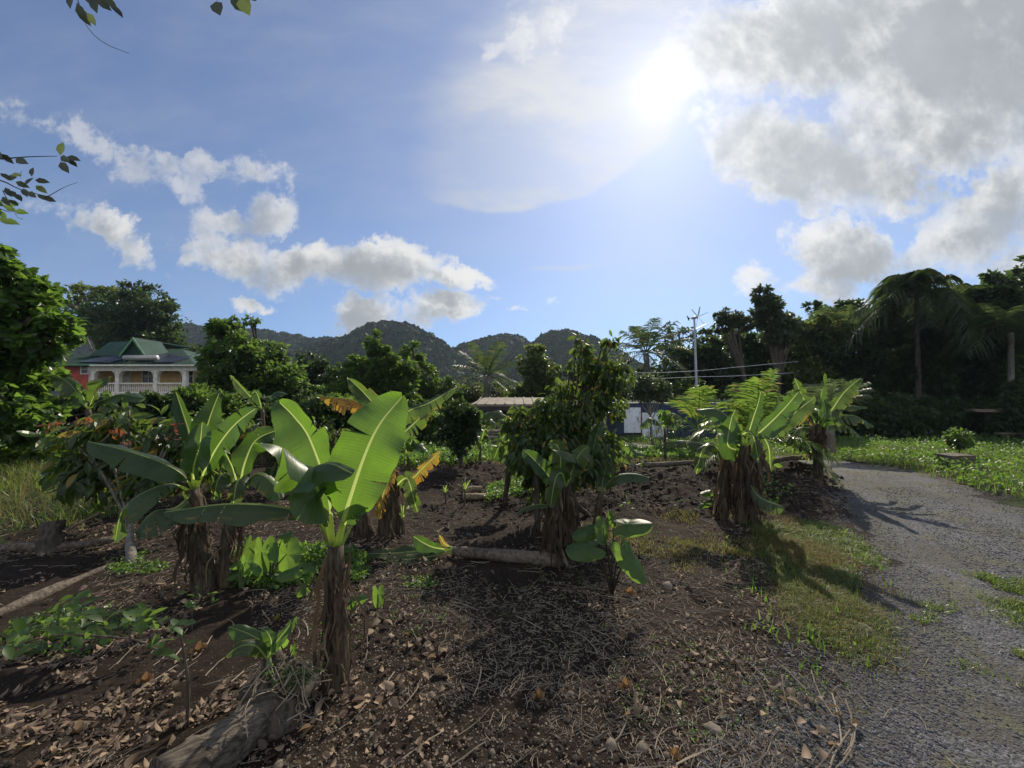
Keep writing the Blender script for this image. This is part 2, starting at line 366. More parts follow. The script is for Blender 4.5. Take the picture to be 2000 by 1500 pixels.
def barkmat(name, c1, c2, scale=(6, 6, 1.2), bump=.6, rough=.85, rot=0.0):
    m, N = newmat(name); tc = N.add('ShaderNodeTexCoord').outputs['Object']
    v = N.add('ShaderNodeMapping', ins={'Vector': N.add('ShaderNodeMapping', ins={'Vector': tc, 'Rotation': (0, 0, rot)}).outputs[0], 'Scale': scale}).outputs[0]
    n = N.noise(v, 6, 6, .65).outputs[0]; n2 = N.noise(tc, 2.5, 3).outputs[0]
    c = N.mix(N.sstep(N.math('ADD', N.math('MULTIPLY', n, .7), N.math('MULTIPLY', n2, .3)), .38, .62), c1 + (1,), c2 + (1,))
    p = N.add('ShaderNodeBsdfPrincipled', ins={'Base Color': c, 'Roughness': rough, 'Specular IOR Level': .25})
    bm = N.add('ShaderNodeBump', ins={'Strength': bump, 'Distance': .02, 'Height': n}); N.l.new(bm.outputs[0], p.inputs['Normal'])
    N.l.new(p.outputs[0], N.out.inputs[0]); return m
def plainmat(name, col, rough=.7, var=.25, scale=4.0, metal=0.0, dirt=None, bump=.1):
    m, N = newmat(name); tc = N.add('ShaderNodeTexCoord').outputs['Object']
    n = N.noise(tc, scale, 6, .6).outputs[0]
    c = N.mix(N.sstep(n, .35, .7), tuple(x * (1 - var) for x in col) + (1,), tuple(min(1, x * (1 + var * .5)) for x in col) + (1,))
    if dirt: c = N.mix(N.sstep(N.noise(tc, scale * 2.3, 6, .7).outputs[0], .50, .72), c, dirt + (1,))
    p = N.add('ShaderNodeBsdfPrincipled', ins={'Base Color': c, 'Roughness': rough, 'Metallic': metal, 'Specular IOR Level': .35})
    bm = N.add('ShaderNodeBump', ins={'Strength': bump, 'Distance': .02, 'Height': n}); N.l.new(bm.outputs[0], p.inputs['Normal'])
    N.l.new(p.outputs[0], N.out.inputs[0]); return m
def bananamat(name, col, trans, yel=None, amount=.3, rough=.36, brown=.1):
    m, N = newmat(name); uv = N.add('ShaderNodeTexCoord').outputs['UV']; sp = N.add('ShaderNodeSeparateXYZ', ins={0: uv})
    ob = N.add('ShaderNodeObjectInfo').outputs['Random']
    sv = N.add('ShaderNodeMapping', ins={'Vector': uv, 'Scale': (70, 1.6, 1)}).outputs[0]
    st = N.noise(sv, 1.0, 4, .7).outputs[0]; big = N.noise(uv, 5, 4).outputs[0]
    av = N.math('ABSOLUTE', sp.outputs[1])
    k = N.math('ADD', N.math('MULTIPLY', st, .5), N.math('MULTIPLY', big, .35)); k = N.math('ADD', k, N.math('ADD', .42, N.math('MULTIPLY', ob, .3)))
    k = N.math('MULTIPLY', k, N.math('SUBTRACT', 1.0, N.math('MULTIPLY', N.math('ABSOLUTE', N.math('SINE', N.math('MULTIPLY', sp.outputs[0], 150.0))), .16)))
    c1 = N.vmath('SCALE', col); N.l.new(k, c1.inputs[3]); c2 = N.vmath('SCALE', trans); N.l.new(k, c2.inputs[3]); a, b = c1.outputs[0], c2.outputs[0]
    edge = N.sstep(N.math('ADD', av, N.math('MULTIPLY', big, .2)), 1.13 - brown * .3, 1.19)
    if yel:
        f = N.sstep(N.math('ADD', big, N.math('MULTIPLY', av, .25)), .75 - amount, .95 - amount * .8)
        a = N.mix(f, a, yel[0] + (1,)); b = N.mix(f, b, yel[1] + (1,))
        f2 = N.sstep(N.noise(uv, 9, 4, .7).outputs[0], .62 - amount * .2, .7 - amount * .2)
        a = N.mix(f2, a, (.10, .05, .02, 1)); b = N.mix(f2, b, (.12, .05, .015, 1))
    a = N.mix(edge, a, (.12, .07, .03, 1)); b = N.mix(edge, b, (.14, .07, .02, 1))
    p = N.add('ShaderNodeBsdfPrincipled', ins={'Base Color': a, 'Roughness': rough, 'Specular IOR Level': .55})
    bm = N.add('ShaderNodeBump', ins={'Strength': .35, 'Distance': .004, 'Height': st}); N.l.new(bm.outputs[0], p.inputs['Normal'])
    t = N.add('ShaderNodeBsdfTranslucent', ins={0: b}); N.l.new(bm.outputs[0], t.inputs['Normal'])
    mx = N.add('ShaderNodeMixShader', ins={0: .5, 1: p.outputs[0], 2: t.outputs[0]}); N.l.new(mx.outputs[0], N.out.inputs[0]); return m
M = {}
M['cacao'] = leafmat('cacao_leaf', (.035, .062, .018), (.20, .30, .045), spots=((.22, .16, .03), .05))
M['bright'] = leafmat('bright_leaf', (.050, .095, .022), (.22, .38, .05), var=.5)
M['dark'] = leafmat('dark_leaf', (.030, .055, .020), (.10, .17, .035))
M['mid'] = leafmat('mid_leaf', (.045, .085, .022), (.20, .33, .05))
M['olive'] = leafmat('olive_leaf', (.070, .090, .030), (.26, .34, .07))
M['grey'] = leafmat('grey_green_leaf', (.060, .080, .045), (.16, .22, .08))
M['red'] = leafmat('young_red_leaf', (.22, .06, .03), (.38, .12, .05), tmix=.5)
M['palm'] = leafmat('palm_leaflet', (.045, .07, .028), (.12, .18, .05), rough=.5, spots=((.16, .14, .05), .03))
M['palmy'] = leafmat('young_palm_leaflet', (.08, .14, .03), (.30, .46, .06), rough=.34, spots=((.30, .24, .08), .04))
M['grass'] = leafmat('green_grass', (.06, .10, .022), (.24, .36, .05), rough=.45, spots=((.22, .18, .07), .12))
M['weed'] = leafmat('weed_leaf', (.055, .115, .025), (.24, .42, .05), rough=.42)
M['dry'] = leafmat('dry_grass', (.17, .145, .06), (.34, .29, .09), rough=.6, spots=((.10, .13, .03), .45), spec=.2)
M['rust'] = leafmat('russet_grass', (.19, .12, .05), (.33, .20, .07), rough=.6, spots=((.12, .12, .03), .3), spec=.2)
M['litter'] = leafmat('dead_leaf', (.31, .225, .15), (.27, .185, .10), var=.7, rough=.65, tmix=.3, spots=((.14, .10, .08), .5), spec=.3)
M['straw'] = leafmat('straw', (.33, .27, .20), (.2, .15, .08), var=.6, rough=.6, tmix=.2, spec=.3)
M['dskirt'] = leafmat('dead_banana_sheath', (.085, .063, .045), (.09, .06, .035), var=.8, rough=.75, tmix=.3, spots=((.22, .17, .11), .22), spec=.2, scale=8)
M['ban'] = bananamat('banana_leaf', (.050, .100, .034), (.20, .37, .035))
M['bang'] = bananamat('dark_banana_leaf', (.042, .085, .032), (.125, .24, .03))
M['band'] = bananamat('torn_banana_leaf', (.050, .085, .032), (.16, .27, .035), yel=((.25, .17, .03), (.4, .28, .05)), amount=.03)
M['bany'] = bananamat('yellow_banana_leaf', (.12, .14, .03), (.38, .42, .05), yel=((.42, .24, .03), (.60, .33, .04)), amount=.34)
M['rib'] = leafmat('banana_midrib', (.24, .30, .10), (.62, .75, .22), var=.15, rough=.4, tmix=.55)
M['stemg'] = plainmat('green_stem', (.10, .13, .05), .5, .3, 12)
M['pseudo'] = barkmat('banana_pseudostem', (.028, .021, .015), (.125, .098, .062), (10, 10, .8), .7, .7)
M['sil'] = leafmat('silhouette_leaf', (.022, .030, .014), (.03, .05, .015), spots=((.14, .18, .04), .08), tmix=.2)  # backlit silhouette darkness put into the leaf colour, with little translucency
M['bark'] = barkmat('bark', (.045, .036, .028), (.12, .10, .08))
M['barkp'] = barkmat('pale_bark', (.10, .09, .075), (.24, .22, .18))
M['log'] = barkmat('grey_log', (.07, .055, .042), (.20, .165, .13), (5, 5, 5), 1.0)
M['fibre'] = barkmat('grey_fibrous_log', (.05, .040, .030), (.20, .165, .13), (.8, 9, 9), 1.0, .9, -.62)
M['palelog'] = barkmat('pale_cut_stem', (.16, .12, .08), (.38, .30, .21), (5, 5, 5), .6)
M['stone'] = plainmat('stone', (.20, .165, .125), .85, .4, 14, bump=.6)
M['wood'] = barkmat('weathered_wood', (.10, .085, .07), (.26, .23, .19), (3, 3, 1), .4)

# ------------------------------------------------------------ ground and road
def soilmat():
    m, N = newmat('soil'); tc = N.add('ShaderNodeTexCoord').outputs['Object']
    n = N.noise(tc, 1.3, 5, .6).outputs[0]; f = N.noise(tc, 28, 5, .7).outputs[0]
    c = N.ramp(N.math('ADD', N.math('MULTIPLY', n, .6), N.math('MULTIPLY', f, .4)), [(.3, (.011, .0078, .0056)), (.5, (.026, .0178, .0125)), (.68, (.056, .040, .028))])
    vo = N.add('ShaderNodeTexVoronoi', ins={'Vector': tc, 'Scale': 75}); bits = N.math('MULTIPLY', N.sstep(vo.outputs['Distance'], .30, .18), N.sstep(N.add('ShaderNodeSeparateColor', ins={0: vo.outputs['Color']}).outputs[0], .80, .86))
    c = N.mix(bits, c, N.mix(N.add('ShaderNodeSeparateColor', ins={0: vo.outputs['Color']}).outputs[1], (.10, .08, .06, 1), (.30, .26, .21, 1)))
    p = N.add('ShaderNodeBsdfPrincipled', ins={'Base Color': c, 'Roughness': .95, 'Specular IOR Level': .15})
    h = N.math('ADD', N.math('MULTIPLY', f, .8), N.math('ADD', N.math('MULTIPLY', N.noise(tc, 110, 4, .7).outputs[0], .35), N.math('MULTIPLY', bits, .25)))
    bm = N.add('ShaderNodeBump', ins={'Strength': 1.0, 'Distance': .018, 'Height': h}); N.l.new(bm.outputs[0], p.inputs['Normal'])
    N.l.new(p.outputs[0], N.out.inputs[0]); return m
def gravelmat():
    m, N = newmat('gravel'); tc = N.add('ShaderNodeTexCoord').outputs['Object']
    w = N.vmath('SCALE', N.noise(tc, 30, 2).outputs['Color']); w.inputs[3].default_value = .02
    v = N.vmath('ADD', tc, w.outputs[0]).outputs[0]
    vo = N.add('ShaderNodeTexVoronoi', ins={'Vector': v, 'Scale': 62}); vo2 = N.add('ShaderNodeTexVoronoi', ins={'Vector': v, 'Scale': 150})
    r1 = N.add('ShaderNodeSeparateColor', ins={0: vo.outputs['Color']}).outputs[0]; r2 = N.add('ShaderNodeSeparateColor', ins={0: vo2.outputs['Color']}).outputs[0]
    big = N.noise(tc, .9, 5, .6).outputs[0]
    t = N.math('ADD', N.math('MULTIPLY', r1, .5), N.math('ADD', N.math('MULTIPLY', r2, .3), N.math('MULTIPLY', big, .35)))
    c = N.ramp(t, [(.15, (.024, .024, .026)), (.55, (.062, .063, .068)), (.95, (.19, .192, .20))])
    c = N.mix(N.math('MULTIPLY', N.sstep(N.noise(tc, .8, 6, .7).outputs[0], .50, .60), .75), c, (.060, .053, .040, 1))
    c = N.mix(N.math('MULTIPLY', N.sstep(N.noise(tc, 1.9, 6, .75).outputs[0], .54, .62), .8), c, (.095, .095, .05, 1))
    sd_ = N.add('ShaderNodeAttribute', attribute_name='verge').outputs['Fac']; sdn = N.math('ADD', sd_, N.math('MULTIPLY', N.math('SUBTRACT', N.noise(tc, 1.6, 5, .7).outputs[0], .5), 1.3))
    c = N.mix(N.math('MULTIPLY', N.sstep(sdn, .55, .05), .75), c, (.045, .038, .028, 1)); c = N.mix(N.math('MULTIPLY', N.sstep(sdn, 1.15, 1.5), .45), c, (.075, .072, .045, 1))
    p = N.add('ShaderNodeBsdfPrincipled', ins={'Base Color': c, 'Roughness': .8, 'Specular IOR Level': .3})
    h = N.math('ADD', N.math('MULTIPLY', N.math('SUBTRACT', 1.0, vo.outputs['Distance']), .8), N.math('MULTIPLY', N.math('SUBTRACT', 1.0, vo2.outputs['Distance']), .35))
    bm = N.add('ShaderNodeBump', ins={'Strength': .9, 'Distance': .012, 'Height': h}); N.l.new(bm.outputs[0], p.inputs['Normal'])
    N.l.new(p.outputs[0], N.out.inputs[0]); return m
def fieldmat():
    m, N = newmat('field_earth'); tc = N.add('ShaderNodeTexCoord').outputs['Object']
    n = N.noise(tc, 3, 6, .7).outputs[0]
    c = N.ramp(n, [(.3, (.018, .024, .010)), (.55, (.035, .05, .018)), (.75, (.06, .075, .03))])
    p = N.add('ShaderNodeBsdfPrincipled', ins={'Base Color': c, 'Roughness': .95, 'Specular IOR Level': .1})
    bm = N.add('ShaderNodeBump', ins={'Strength': 1.0, 'Distance': .05, 'Height': N.noise(tc, 12, 5, .7).outputs[0]}); N.l.new(bm.outputs[0], p.inputs['Normal'])
    N.l.new(p.outputs[0], N.out.inputs[0]); return m
def field_m(x, y):                   # positive: grown-over field (right of the road, far, left fringe)
    right = np.minimum(x - np.interp(y, [-5, 3, 5.7, 7.6, 9.2, 11.5, 14.4, 16.6, 60], [6.2, 6.8, 7.6, 8.5, 9.1, 8.8, 7.6, 5.6, 2]), 99)
    far = y - 15.5
    left = -x - np.interp(y, [0, 4.3, 6, 10], [9, 5.2, 6.2, 8])
    return np.maximum(np.maximum(right, far), left) + .9 * fbm(x * .9, y * .9, 4, 41, .6)
nx, ny = 820, 900
tx = np.linspace(-1, 1, nx); gx = 420 * np.sinh(7.6 * tx) / math.sinh(7.6)
ty = np.linspace(-.44, 1, ny); gy = 1.7 + 430 * np.sinh(6.8 * ty) / math.sinh(6.8)
X, Y = np.meshgrid(gx, gy); Z = ground_z(X, Y)
V = np.stack([X, Y, Z], -1).reshape(-1, 3)
ii = (np.arange(ny - 1)[:, None] * nx + np.arange(nx - 1)[None]).ravel(); Q = np.stack([ii, ii + 1, ii + nx + 1, ii + nx], 1)
cx, cy = V[Q].mean(1)[:, 0], V[Q].mean(1)[:, 1]
isroad = road_m(cx, cy) > 0; isfield = (field_m(cx, cy) > 0) & ~isroad
def sub(sel):
    q = Q[sel]; u, inv = np.unique(q, return_inverse=True); return V[u], inv.reshape(q.shape)
for nm, sel, mt in (('ground', ~isroad & ~isfield, soilmat()), ('gravel_road', isroad, gravelmat()), ('field', isfield, fieldmat())):
    v, f = sub(sel); ob = tag(mesh(nm, v, f, mt), kind='structure')
    if nm == 'gravel_road': at = ob.data.attributes.new('verge', 'FLOAT', 'POINT'); at.data.foreach_set('value', poly_sd(v[:, 0], v[:, 1], ROADP).astype(np.float32))
del V, Q, X, Y, Z

# ------------------------------------------------------------ hills
def newhaze():
    m = bpy.data.materials.new('haze'); m.use_nodes = True; m.node_tree.nodes.clear(); N = NT(m.node_tree); o = N.add('ShaderNodeOutputMaterial')
    p = N.add('ShaderNodeVolumePrincipled', ins={'Color': (.66, .80, 1.0, 1), 'Density': .00022, 'Anisotropy': .35}); N.l.new(p.outputs[0], o.inputs['Volume']); m.cycles.homogeneous_volume = True; return m
def hillmat():
    m, N = newmat('forest_canopy'); tc = N.add('ShaderNodeTexCoord').outputs['Object']
    n = N.noise(tc, .05, 4).outputs[0]; r = N.add('ShaderNodeNewGeometry').outputs['Random Per Island']
    c = N.ramp(N.math('ADD', N.math('MULTIPLY', n, .5), N.math('MULTIPLY', r, .5)), [(.2, (.012, .026, .012)), (.8, (.035, .062, .024))])
    p = N.add('ShaderNodeBsdfPrincipled', ins={'Base Color': c, 'Roughness': .8, 'Specular IOR Level': .15}); N.l.new(p.outputs[0], N.out.inputs[0]); return m
hz = mesh('haze', *box((0, 300, 50), (1400, 720, 116)), newhaze(), smooth=False); tag(hz, 'thin humid air over the whole valley', 'haze', kind='stuff')
HM = hillmat(); HE = plainmat('hill_earth', (.03, .04, .02), .95)
def ridge(name, sky, d, dback, seed, crown, dens, label):
    """sky: skyline pixels of a real ridge standing at depth d; slopes fall to both sides"""
    pts = np.array([P(px, py, d) for px, py in sky]); g = np.random.default_rng(seed)
    x0, x1 = pts[0, 0], pts[-1, 0]; n = 220; m = 60
    xs = np.linspace(x0, x1, n); zs = np.interp(xs, pts[:, 0], pts[:, 2]) - crown * .9
    ys = np.linspace(-1, 1, m)
    XX, TT = np.meshgrid(xs, ys); ZR = np.interp(XX, xs, zs)
    YY = d + TT * dback + 12 * fbm(XX * .02, TT * 2, 3, seed)
    ZZ = ZR * np.clip(1 - np.abs(TT) ** 1.35, 0, 1) * (1 + .10 * fbm(XX * .03, YY * .03, 3, seed + 3) * np.abs(TT)) - 2 + .9 * fbm(XX * .06, YY * .06, 3, seed + 5) * 3 * np.abs(TT)
    i = (np.arange(m - 1)[:, None] * n + np.arange(n - 1)[None]).ravel(); VV = np.stack([XX, YY, ZZ], -1).reshape(-1, 3)
    o = mesh(name, VV, np.stack([i, i + 1, i + n + 1, i + n], 1), HE); tag(o, kind='structure')
    # canopy: crowns over the camera-side slope and the skyline
    N_ = dens; u = g.uniform(0, n - 1.01, N_); w = (g.beta(2.2, 1.0, N_)) * (m * .5 + 2)
    a, b = u.astype(int), np.clip(w.astype(int), 0, m - 2); k = b * n + a
    c = VV[k] + (VV[k + 1] - VV[k]) * (u - a)[:, None] + (VV[k + n] - VV[k]) * (w - b)[:, None]
    r = crown * g.uniform(.45, 1.35, N_) ; c[:, 2] += r * g.uniform(-.1, .6, N_)
    L = 34; dv = g.normal(size=(N_, L, 3)); dv /= np.linalg.norm(dv, axis=2)[..., None]; dv[..., 2] = np.abs(dv[..., 2]) * .9 - .1
    pos = c[:, None] + dv * (r[:, None, None] * g.uniform(.75, 1.05, (N_, L, 1)))
    nrm = dv + .28 * g.normal(size=dv.shape); nrm = nrm.reshape(-1, 3); t = np.cross(nrm, g.normal(size=nrm.shape))
    V1, F1 = leaves(pos.reshape(-1, 3) , t, np.repeat(r * .8, L) * g.uniform(.6, 1.2, N_ * L), T_HILL, seed, up=nrm)
    mesh_ = mesh(name.replace('hill', 'hill_forest'), V1, F1, HM, smooth=False); tag(mesh_, label, 'forest', kind='stuff')
T_HILL = (np.array([[-.5, -.4, 0], [.5, -.45, -.05], [.45, .5, .0], [-.4, .5, -.08]]), [np.array([[0, 1, 2, 3]])])
ridge('hill', [(150, 640), (300, 633), (355, 632), (385, 637), (430, 650), (480, 645), (520, 648), (560, 652), (600, 662), (650, 664), (690, 660), (740, 690), (800, 715)], 460, 130, 5, 5.5, 3000, 'blue-green wooded slope of the long low ridge, behind the mango trees')
ridge('hill', [(590, 690), (640, 668), (680, 660), (700, 650), (722, 637), (745, 631), (775, 632), (805, 638), (840, 655), (862, 668), (885, 684), (905, 700), (950, 720)], 330, 85, 15, 4.2, 3600, 'dark wooded slope of the round-topped middle hill')
ridge('hill', [(840, 710), (885, 682), (915, 670), (945, 662), (985, 657), (1012, 659), (1030, 672), (1042, 690), (1060, 700)], 370, 80, 25, 4.2, 2200, 'wooded slope of the low hill behind the solitary coconut palm')
ridge('hill', [(1015, 715), (1032, 690), (1048, 665), (1062, 652), (1090, 646), (1120, 650), (1150, 660), (1175, 668), (1210, 690), (1250, 715), (1300, 730)], 300, 70, 35, 3.8, 2400, 'wooded slope of the steep right-hand hill behind the cacao tree')

# ------------------------------------------------------------ tree builder
def G0(x, y): return float(ground_z(np.array([x]), np.array([y]))[0])
def tree(name, label, cat, base, blobs, depth, mat, lsize, n, T=T_OVAL, bark='bark', trunk_r=.15, group=None, clumps=26, spread=.24, limbs=True, seed=None, depth_r=1.0, droop=.2, shell=2.4, trunks=None, density=None):
    """base (px, depth) or (px, depth, py); blobs: crown lobes in photo terms, turned into real ellipsoids at 'depth'"""
    seed = seed if seed is not None else (hash_s(label)); g = np.random.default_rng(seed)
    bx, bd = base[0], base[1]; b = P(bx, 800, bd); b[2] = G0(b[0], b[1]) - .03
    root = thing(name, label, cat, b, group)
    S = depth / FPX; cs, rs = [], []; blobs = list(blobs)
    for bl in list(blobs):
        for _ in range(2):
            a_ = g.uniform(-.6, 3.7); k_ = g.uniform(.22, .40); blobs.append((bl[0] + math.cos(a_) * bl[2] * 1.0, bl[1] - math.sin(a_) * bl[3] * 1.0, bl[2] * k_, bl[3] * k_))
    for bl in blobs:
        px, py, rx, ry = bl[:4]; dd = depth + (bl[4] if len(bl) > 4 else g.uniform(-.5, .5) * min(rx, ry) * S)
        sx = dd / FPX; cs.append(P(px, py, dd)); rs.append((rx * sx, min(rx, ry) * sx * depth_r, ry * sx))
    cs, rs = np.array(cs), np.array(rs); vol = rs.prod(1) ** .75; share = vol / vol.sum()
    allp, alld, tips = [], [], []
    for c, r, s in zip(cs, rs, share):
        m = max(4, int(clumps * len(blobs) / 3 * s)); dv = g.normal(size=(m, 3)); dv /= np.linalg.norm(dv, axis=1)[:, None]
        rad = g.uniform(.12, 1, m) ** (1 / shell); cl = c + dv * rad[:, None] * r * .88
        k = max(3, int(n * s / m)); cr = r.min() * spread * g.uniform(.6, 1.5, m)
        e = g.normal(size=(m, k, 3)); e /= np.linalg.norm(e, axis=2)[..., None] + 1e-9; e *= g.uniform(.1, 1, (m, k, 1)) ** .5; e[..., 2] *= .75
        p = cl[:, None] + e * cr[:, None, None]
        dr = e + .5 * dv[:, None] + .5 * g.normal(size=e.shape); dr[..., 2] -= droop
        allp.append(p.reshape(-1, 3)); alld.append(dr.reshape(-1, 3)); tips.append(cl)
    p = np.concatenate(allp); d = np.concatenate(alld)
    gz = -0.045 * np.clip(p[:, 1] - 8, 0, 12) + .02; ok = p[:, 2] > gz; p, d = p[ok], d[ok]
    upv = np.array([0, 0, 1.0]) + .75 * g.normal(size=p.shape)
    Vl, Fl = leaves(p, d, lsize * g.uniform(.6, 1.25, len(p)), T, seed, up=upv)
    mesh('crown', Vl, Fl, M[mat], root, smooth=False)
    parts = []; top = cs[:, 2].max(); cen = cs.mean(0); big = cs[np.argmax(rs.prod(1))]
    roots = trunks or [(0, 0)]
    for (ox, oy) in roots:
        b2 = b + np.array([ox, oy, 0]); fork = b2 * .55 + np.array([big[0], big[1], (b2[2] * .5 + big[2] * .5)]) * .45
        pts = catmull([b2, b2 * .6 + fork * .4 + g.normal(size=3) * .05 * trunk_r * 6, fork, big + [0, 0, rs[:, 2].max() * .4]], 14)
        parts.append(tube(pts, np.linspace(1.15, .35, 14) * trunk_r, 8, jit=.05, seed=seed))
        if limbs:
            for c, r, tp in zip(cs, rs, tips):
                st_ = pts[g.integers(6, 12)]
                parts.append(tube(catmull([st_, (st_ + c) / 2 + g.normal(size=3) * r.min() * .15, c], 8), np.linspace(.5, .22, 8) * trunk_r, 6))
                for t in tp[: min(len(tp), 9)]:
                    parts.append(tube(catmull([c * .7 + st_ * .3, (c + t) / 2 + g.normal(size=3) * r.min() * .1, t], 6), np.linspace(.22, .06, 6) * trunk_r, 4, cap=False))
    Vt, Ft = join(parts); mesh('trunk', Vt, Ft, M[bark], root)
    return root
def hash_s(s):
    h = 5381
    for ch in s: h = (h * 33 + ord(ch)) & 0xffffff
    return h

# ------------------------------------------------------------ banana plants
def banana_leaf(root, pts, hw, face, pet=.22, fold=.25, tears=3, droop=.15, wave=.02, mat='ban', seed=0, rib=.011, tip=True, ragged=0.0, label=None, name='leaf'):
    mat = 'bang' if mat == 'ban' and seed not in (1, 2, 3) else mat
    g = np.random.default_rng(seed + 991); n = 44; c = catmull(pts, n); T = np.gradient(c, axis=0); T /= np.linalg.norm(T, axis=1)[:, None]
    f = np.asarray(face, float); W = np.cross(T, f); W /= np.linalg.norm(W, axis=1)[:, None]; Nn = np.cross(W, T)
    s = np.linspace(0, 1, n); i0 = int(pet * (n - 1)); t = (s - pet) / (1 - pet)
    prof = lambda t: np.clip(1 - np.abs(2 * t - 1) ** 2.5, 0, 1) ** .66 * (1.03 - .14 * t)
    parts, uvs = [], []; m = 6; rr = np.interp(s, [0, pet, 1], [rib * 1.3, rib * .8, rib * .22])
    for side in (-1, 1):
        cuts = sorted(set([i0, n - 1] + list(g.choice(np.arange(i0 + 2, n - 2), size=min(tears, n - i0 - 5), replace=False)))) if tears else [i0, n - 1]
        ph = g.uniform(0, 6, 4)
        for a, b in zip(cuts[:-1], cuts[1:]):
            k = b - a; sub_ = max(2, k + 1); q = np.linspace(a, b, sub_); cc = np.stack([np.interp(q, np.arange(n), c[:, j]) for j in range(3)], 1)
            ww = np.stack([np.interp(q, np.arange(n), W[:, j]) for j in range(3)], 1); nn = np.stack([np.interp(q, np.arange(n), Nn[:, j]) for j in range(3)], 1)
            tt = (q / (n - 1) - pet) / (1 - pet); w = hw * prof(tt) * (1 + .025 * np.sin(tt * 31 + ph[0]) + .06 * np.sin(tt * 9 + ph[1]))
            w = w * (1 - ragged * g.uniform(0, 1)); mid = cc.mean(0); extra = (g.uniform(-.15, .5) if tears else 0) * (1 + 2 * ragged); gap = (.10 + .40 * ragged) * (1 if tears else 0) * g.uniform(.3, 1)
            cj = np.linspace(0, 1, m); fa = fold + extra * .6
            lean = T[min(n - 1, a)] * hw * .10
            ri = np.interp(q, np.arange(n), rr)
            pos = cc[:, None] + side * ww[:, None] * (ri[:, None] * 1.1 + w[:, None] * cj[None])[..., None] * math.cos(fa) + nn[:, None] * (w[:, None] * cj[None])[..., None] * math.sin(fa) + lean * cj[None, :, None] ** 2
            pos[..., 2] -= (droop + max(0, extra) * .5) * w[:, None] * cj[None] ** 2
            pos += nn[:, None] * (wave * np.sin(tt * 17 + ph[2] + side)[:, None] * cj[None] ** 1.5)[..., None] * (hw / .15)
            pos += nn[:, None] * (.02 * hw * np.sin(tt * 130)[:, None] * cj[None])[..., None]
            pull = (cj[None] ** 2 * gap)[..., None]; pos = pos * (1 - pull) + (mid + (pos - pos.mean(0, keepdims=True)) * 0 + (pos.mean(0, keepdims=True) - mid)) * pull
            V = pos.reshape(-1, 3); r_ = sub_; idx = (np.arange(r_ - 1)[:, None] * m + np.arange(m - 1)[None]).ravel()
            Q = np.stack([idx, idx + 1, idx + m + 1, idx + m], 1); Q = Q if side > 0 else Q[:, ::-1]
            parts.append((V, [Q])); uvs.append(np.stack([np.repeat(tt, m), np.tile(side * cj, r_)], 1))
    V, F = join(parts); lf = mesh(name, V, F, M[mat], root, uv=np.concatenate(uvs))
    if label: lf['label'] = label
    k0 = max(3, i0 + 1); e = rr[i0:, None] * 1.25; cm = c[i0:]; Wm, Nm = W[i0:], Nn[i0:]; sf = .3 * math.sin(max(fold, 0)) + .05
    Vb = np.stack([cm - Wm * e + Nm * e * sf, cm + Nm * e * .0 - Nm * e * .35, cm + Wm * e + Nm * e * sf], 1).reshape(-1, 3); ib = np.arange(len(cm) - 1) * 3
    Vr, Fr = join([tube(c[:k0], rr[:k0], 7), (Vb, [np.concatenate([np.stack([ib, ib + 1, ib + 4, ib + 3], 1), np.stack([ib + 1, ib + 2, ib + 5, ib + 4], 1)])])]); mesh('midrib', Vr, Fr, M['rib'], lf)
    return lf
def ribbons(root_pts, length, width, seed, mat, parent, name, out=.22, curl=.6):
    """hanging dead sheaths and leaf rags from given points"""
    g = np.random.default_rng(seed); parts = []; K = 7
    for p, L, wd in zip(root_pts, length, width):
        a = g.uniform(0, 6.28); o = np.array([math.cos(a), math.sin(a), 0]) * out * L * g.uniform(-.1, 1)
        t = np.linspace(0, 1, K); c = p + o * (np.sin(t * 2.2)[:, None]) * .6 + np.array([0, 0, -1]) * (L * t)[:, None]
        c += np.cumsum(g.normal(size=(K, 3)), 0) * L * .03 * curl * 3
        ws = np.array([-math.sin(a + g.normal() * .8), math.cos(a), 0]); w = wd * (np.sin(np.pi * (t * .8 + .15)) * g.uniform(.6, 1.1, K))
        tw = g.uniform(-1, 1) * t; u = ws[None] * np.cos(tw)[:, None] + o[None] / (np.linalg.norm(o) + 1e-6) * np.sin(tw)[:, None]
        V = np.stack([c - u * w[:, None], c + o[None] * .12 * np.sin(t * 5)[:, None], c + u * w[:, None]], 1).reshape(-1, 3)
        i = np.arange(K - 1) * 3; Q = np.concatenate([np.stack([i, i + 1, i + 4, i + 3], 1), np.stack([i + 1, i + 2, i + 5, i + 4], 1)])
        V[:, 2] = np.maximum(V[:, 2], ground_z(V[:, 0], V[:, 1]) + .01)
        parts.append((V, [Q]))
    if not parts: return
    V, F = join(parts); return mesh(name, V, F, M[mat], parent)
def PP(l, d):                       # photo points [(px,py[,dd])...] to world at depth d+dd
    return [P(q[0], q[1], d + (q[2] if len(q) > 2 else 0)) for q in l]
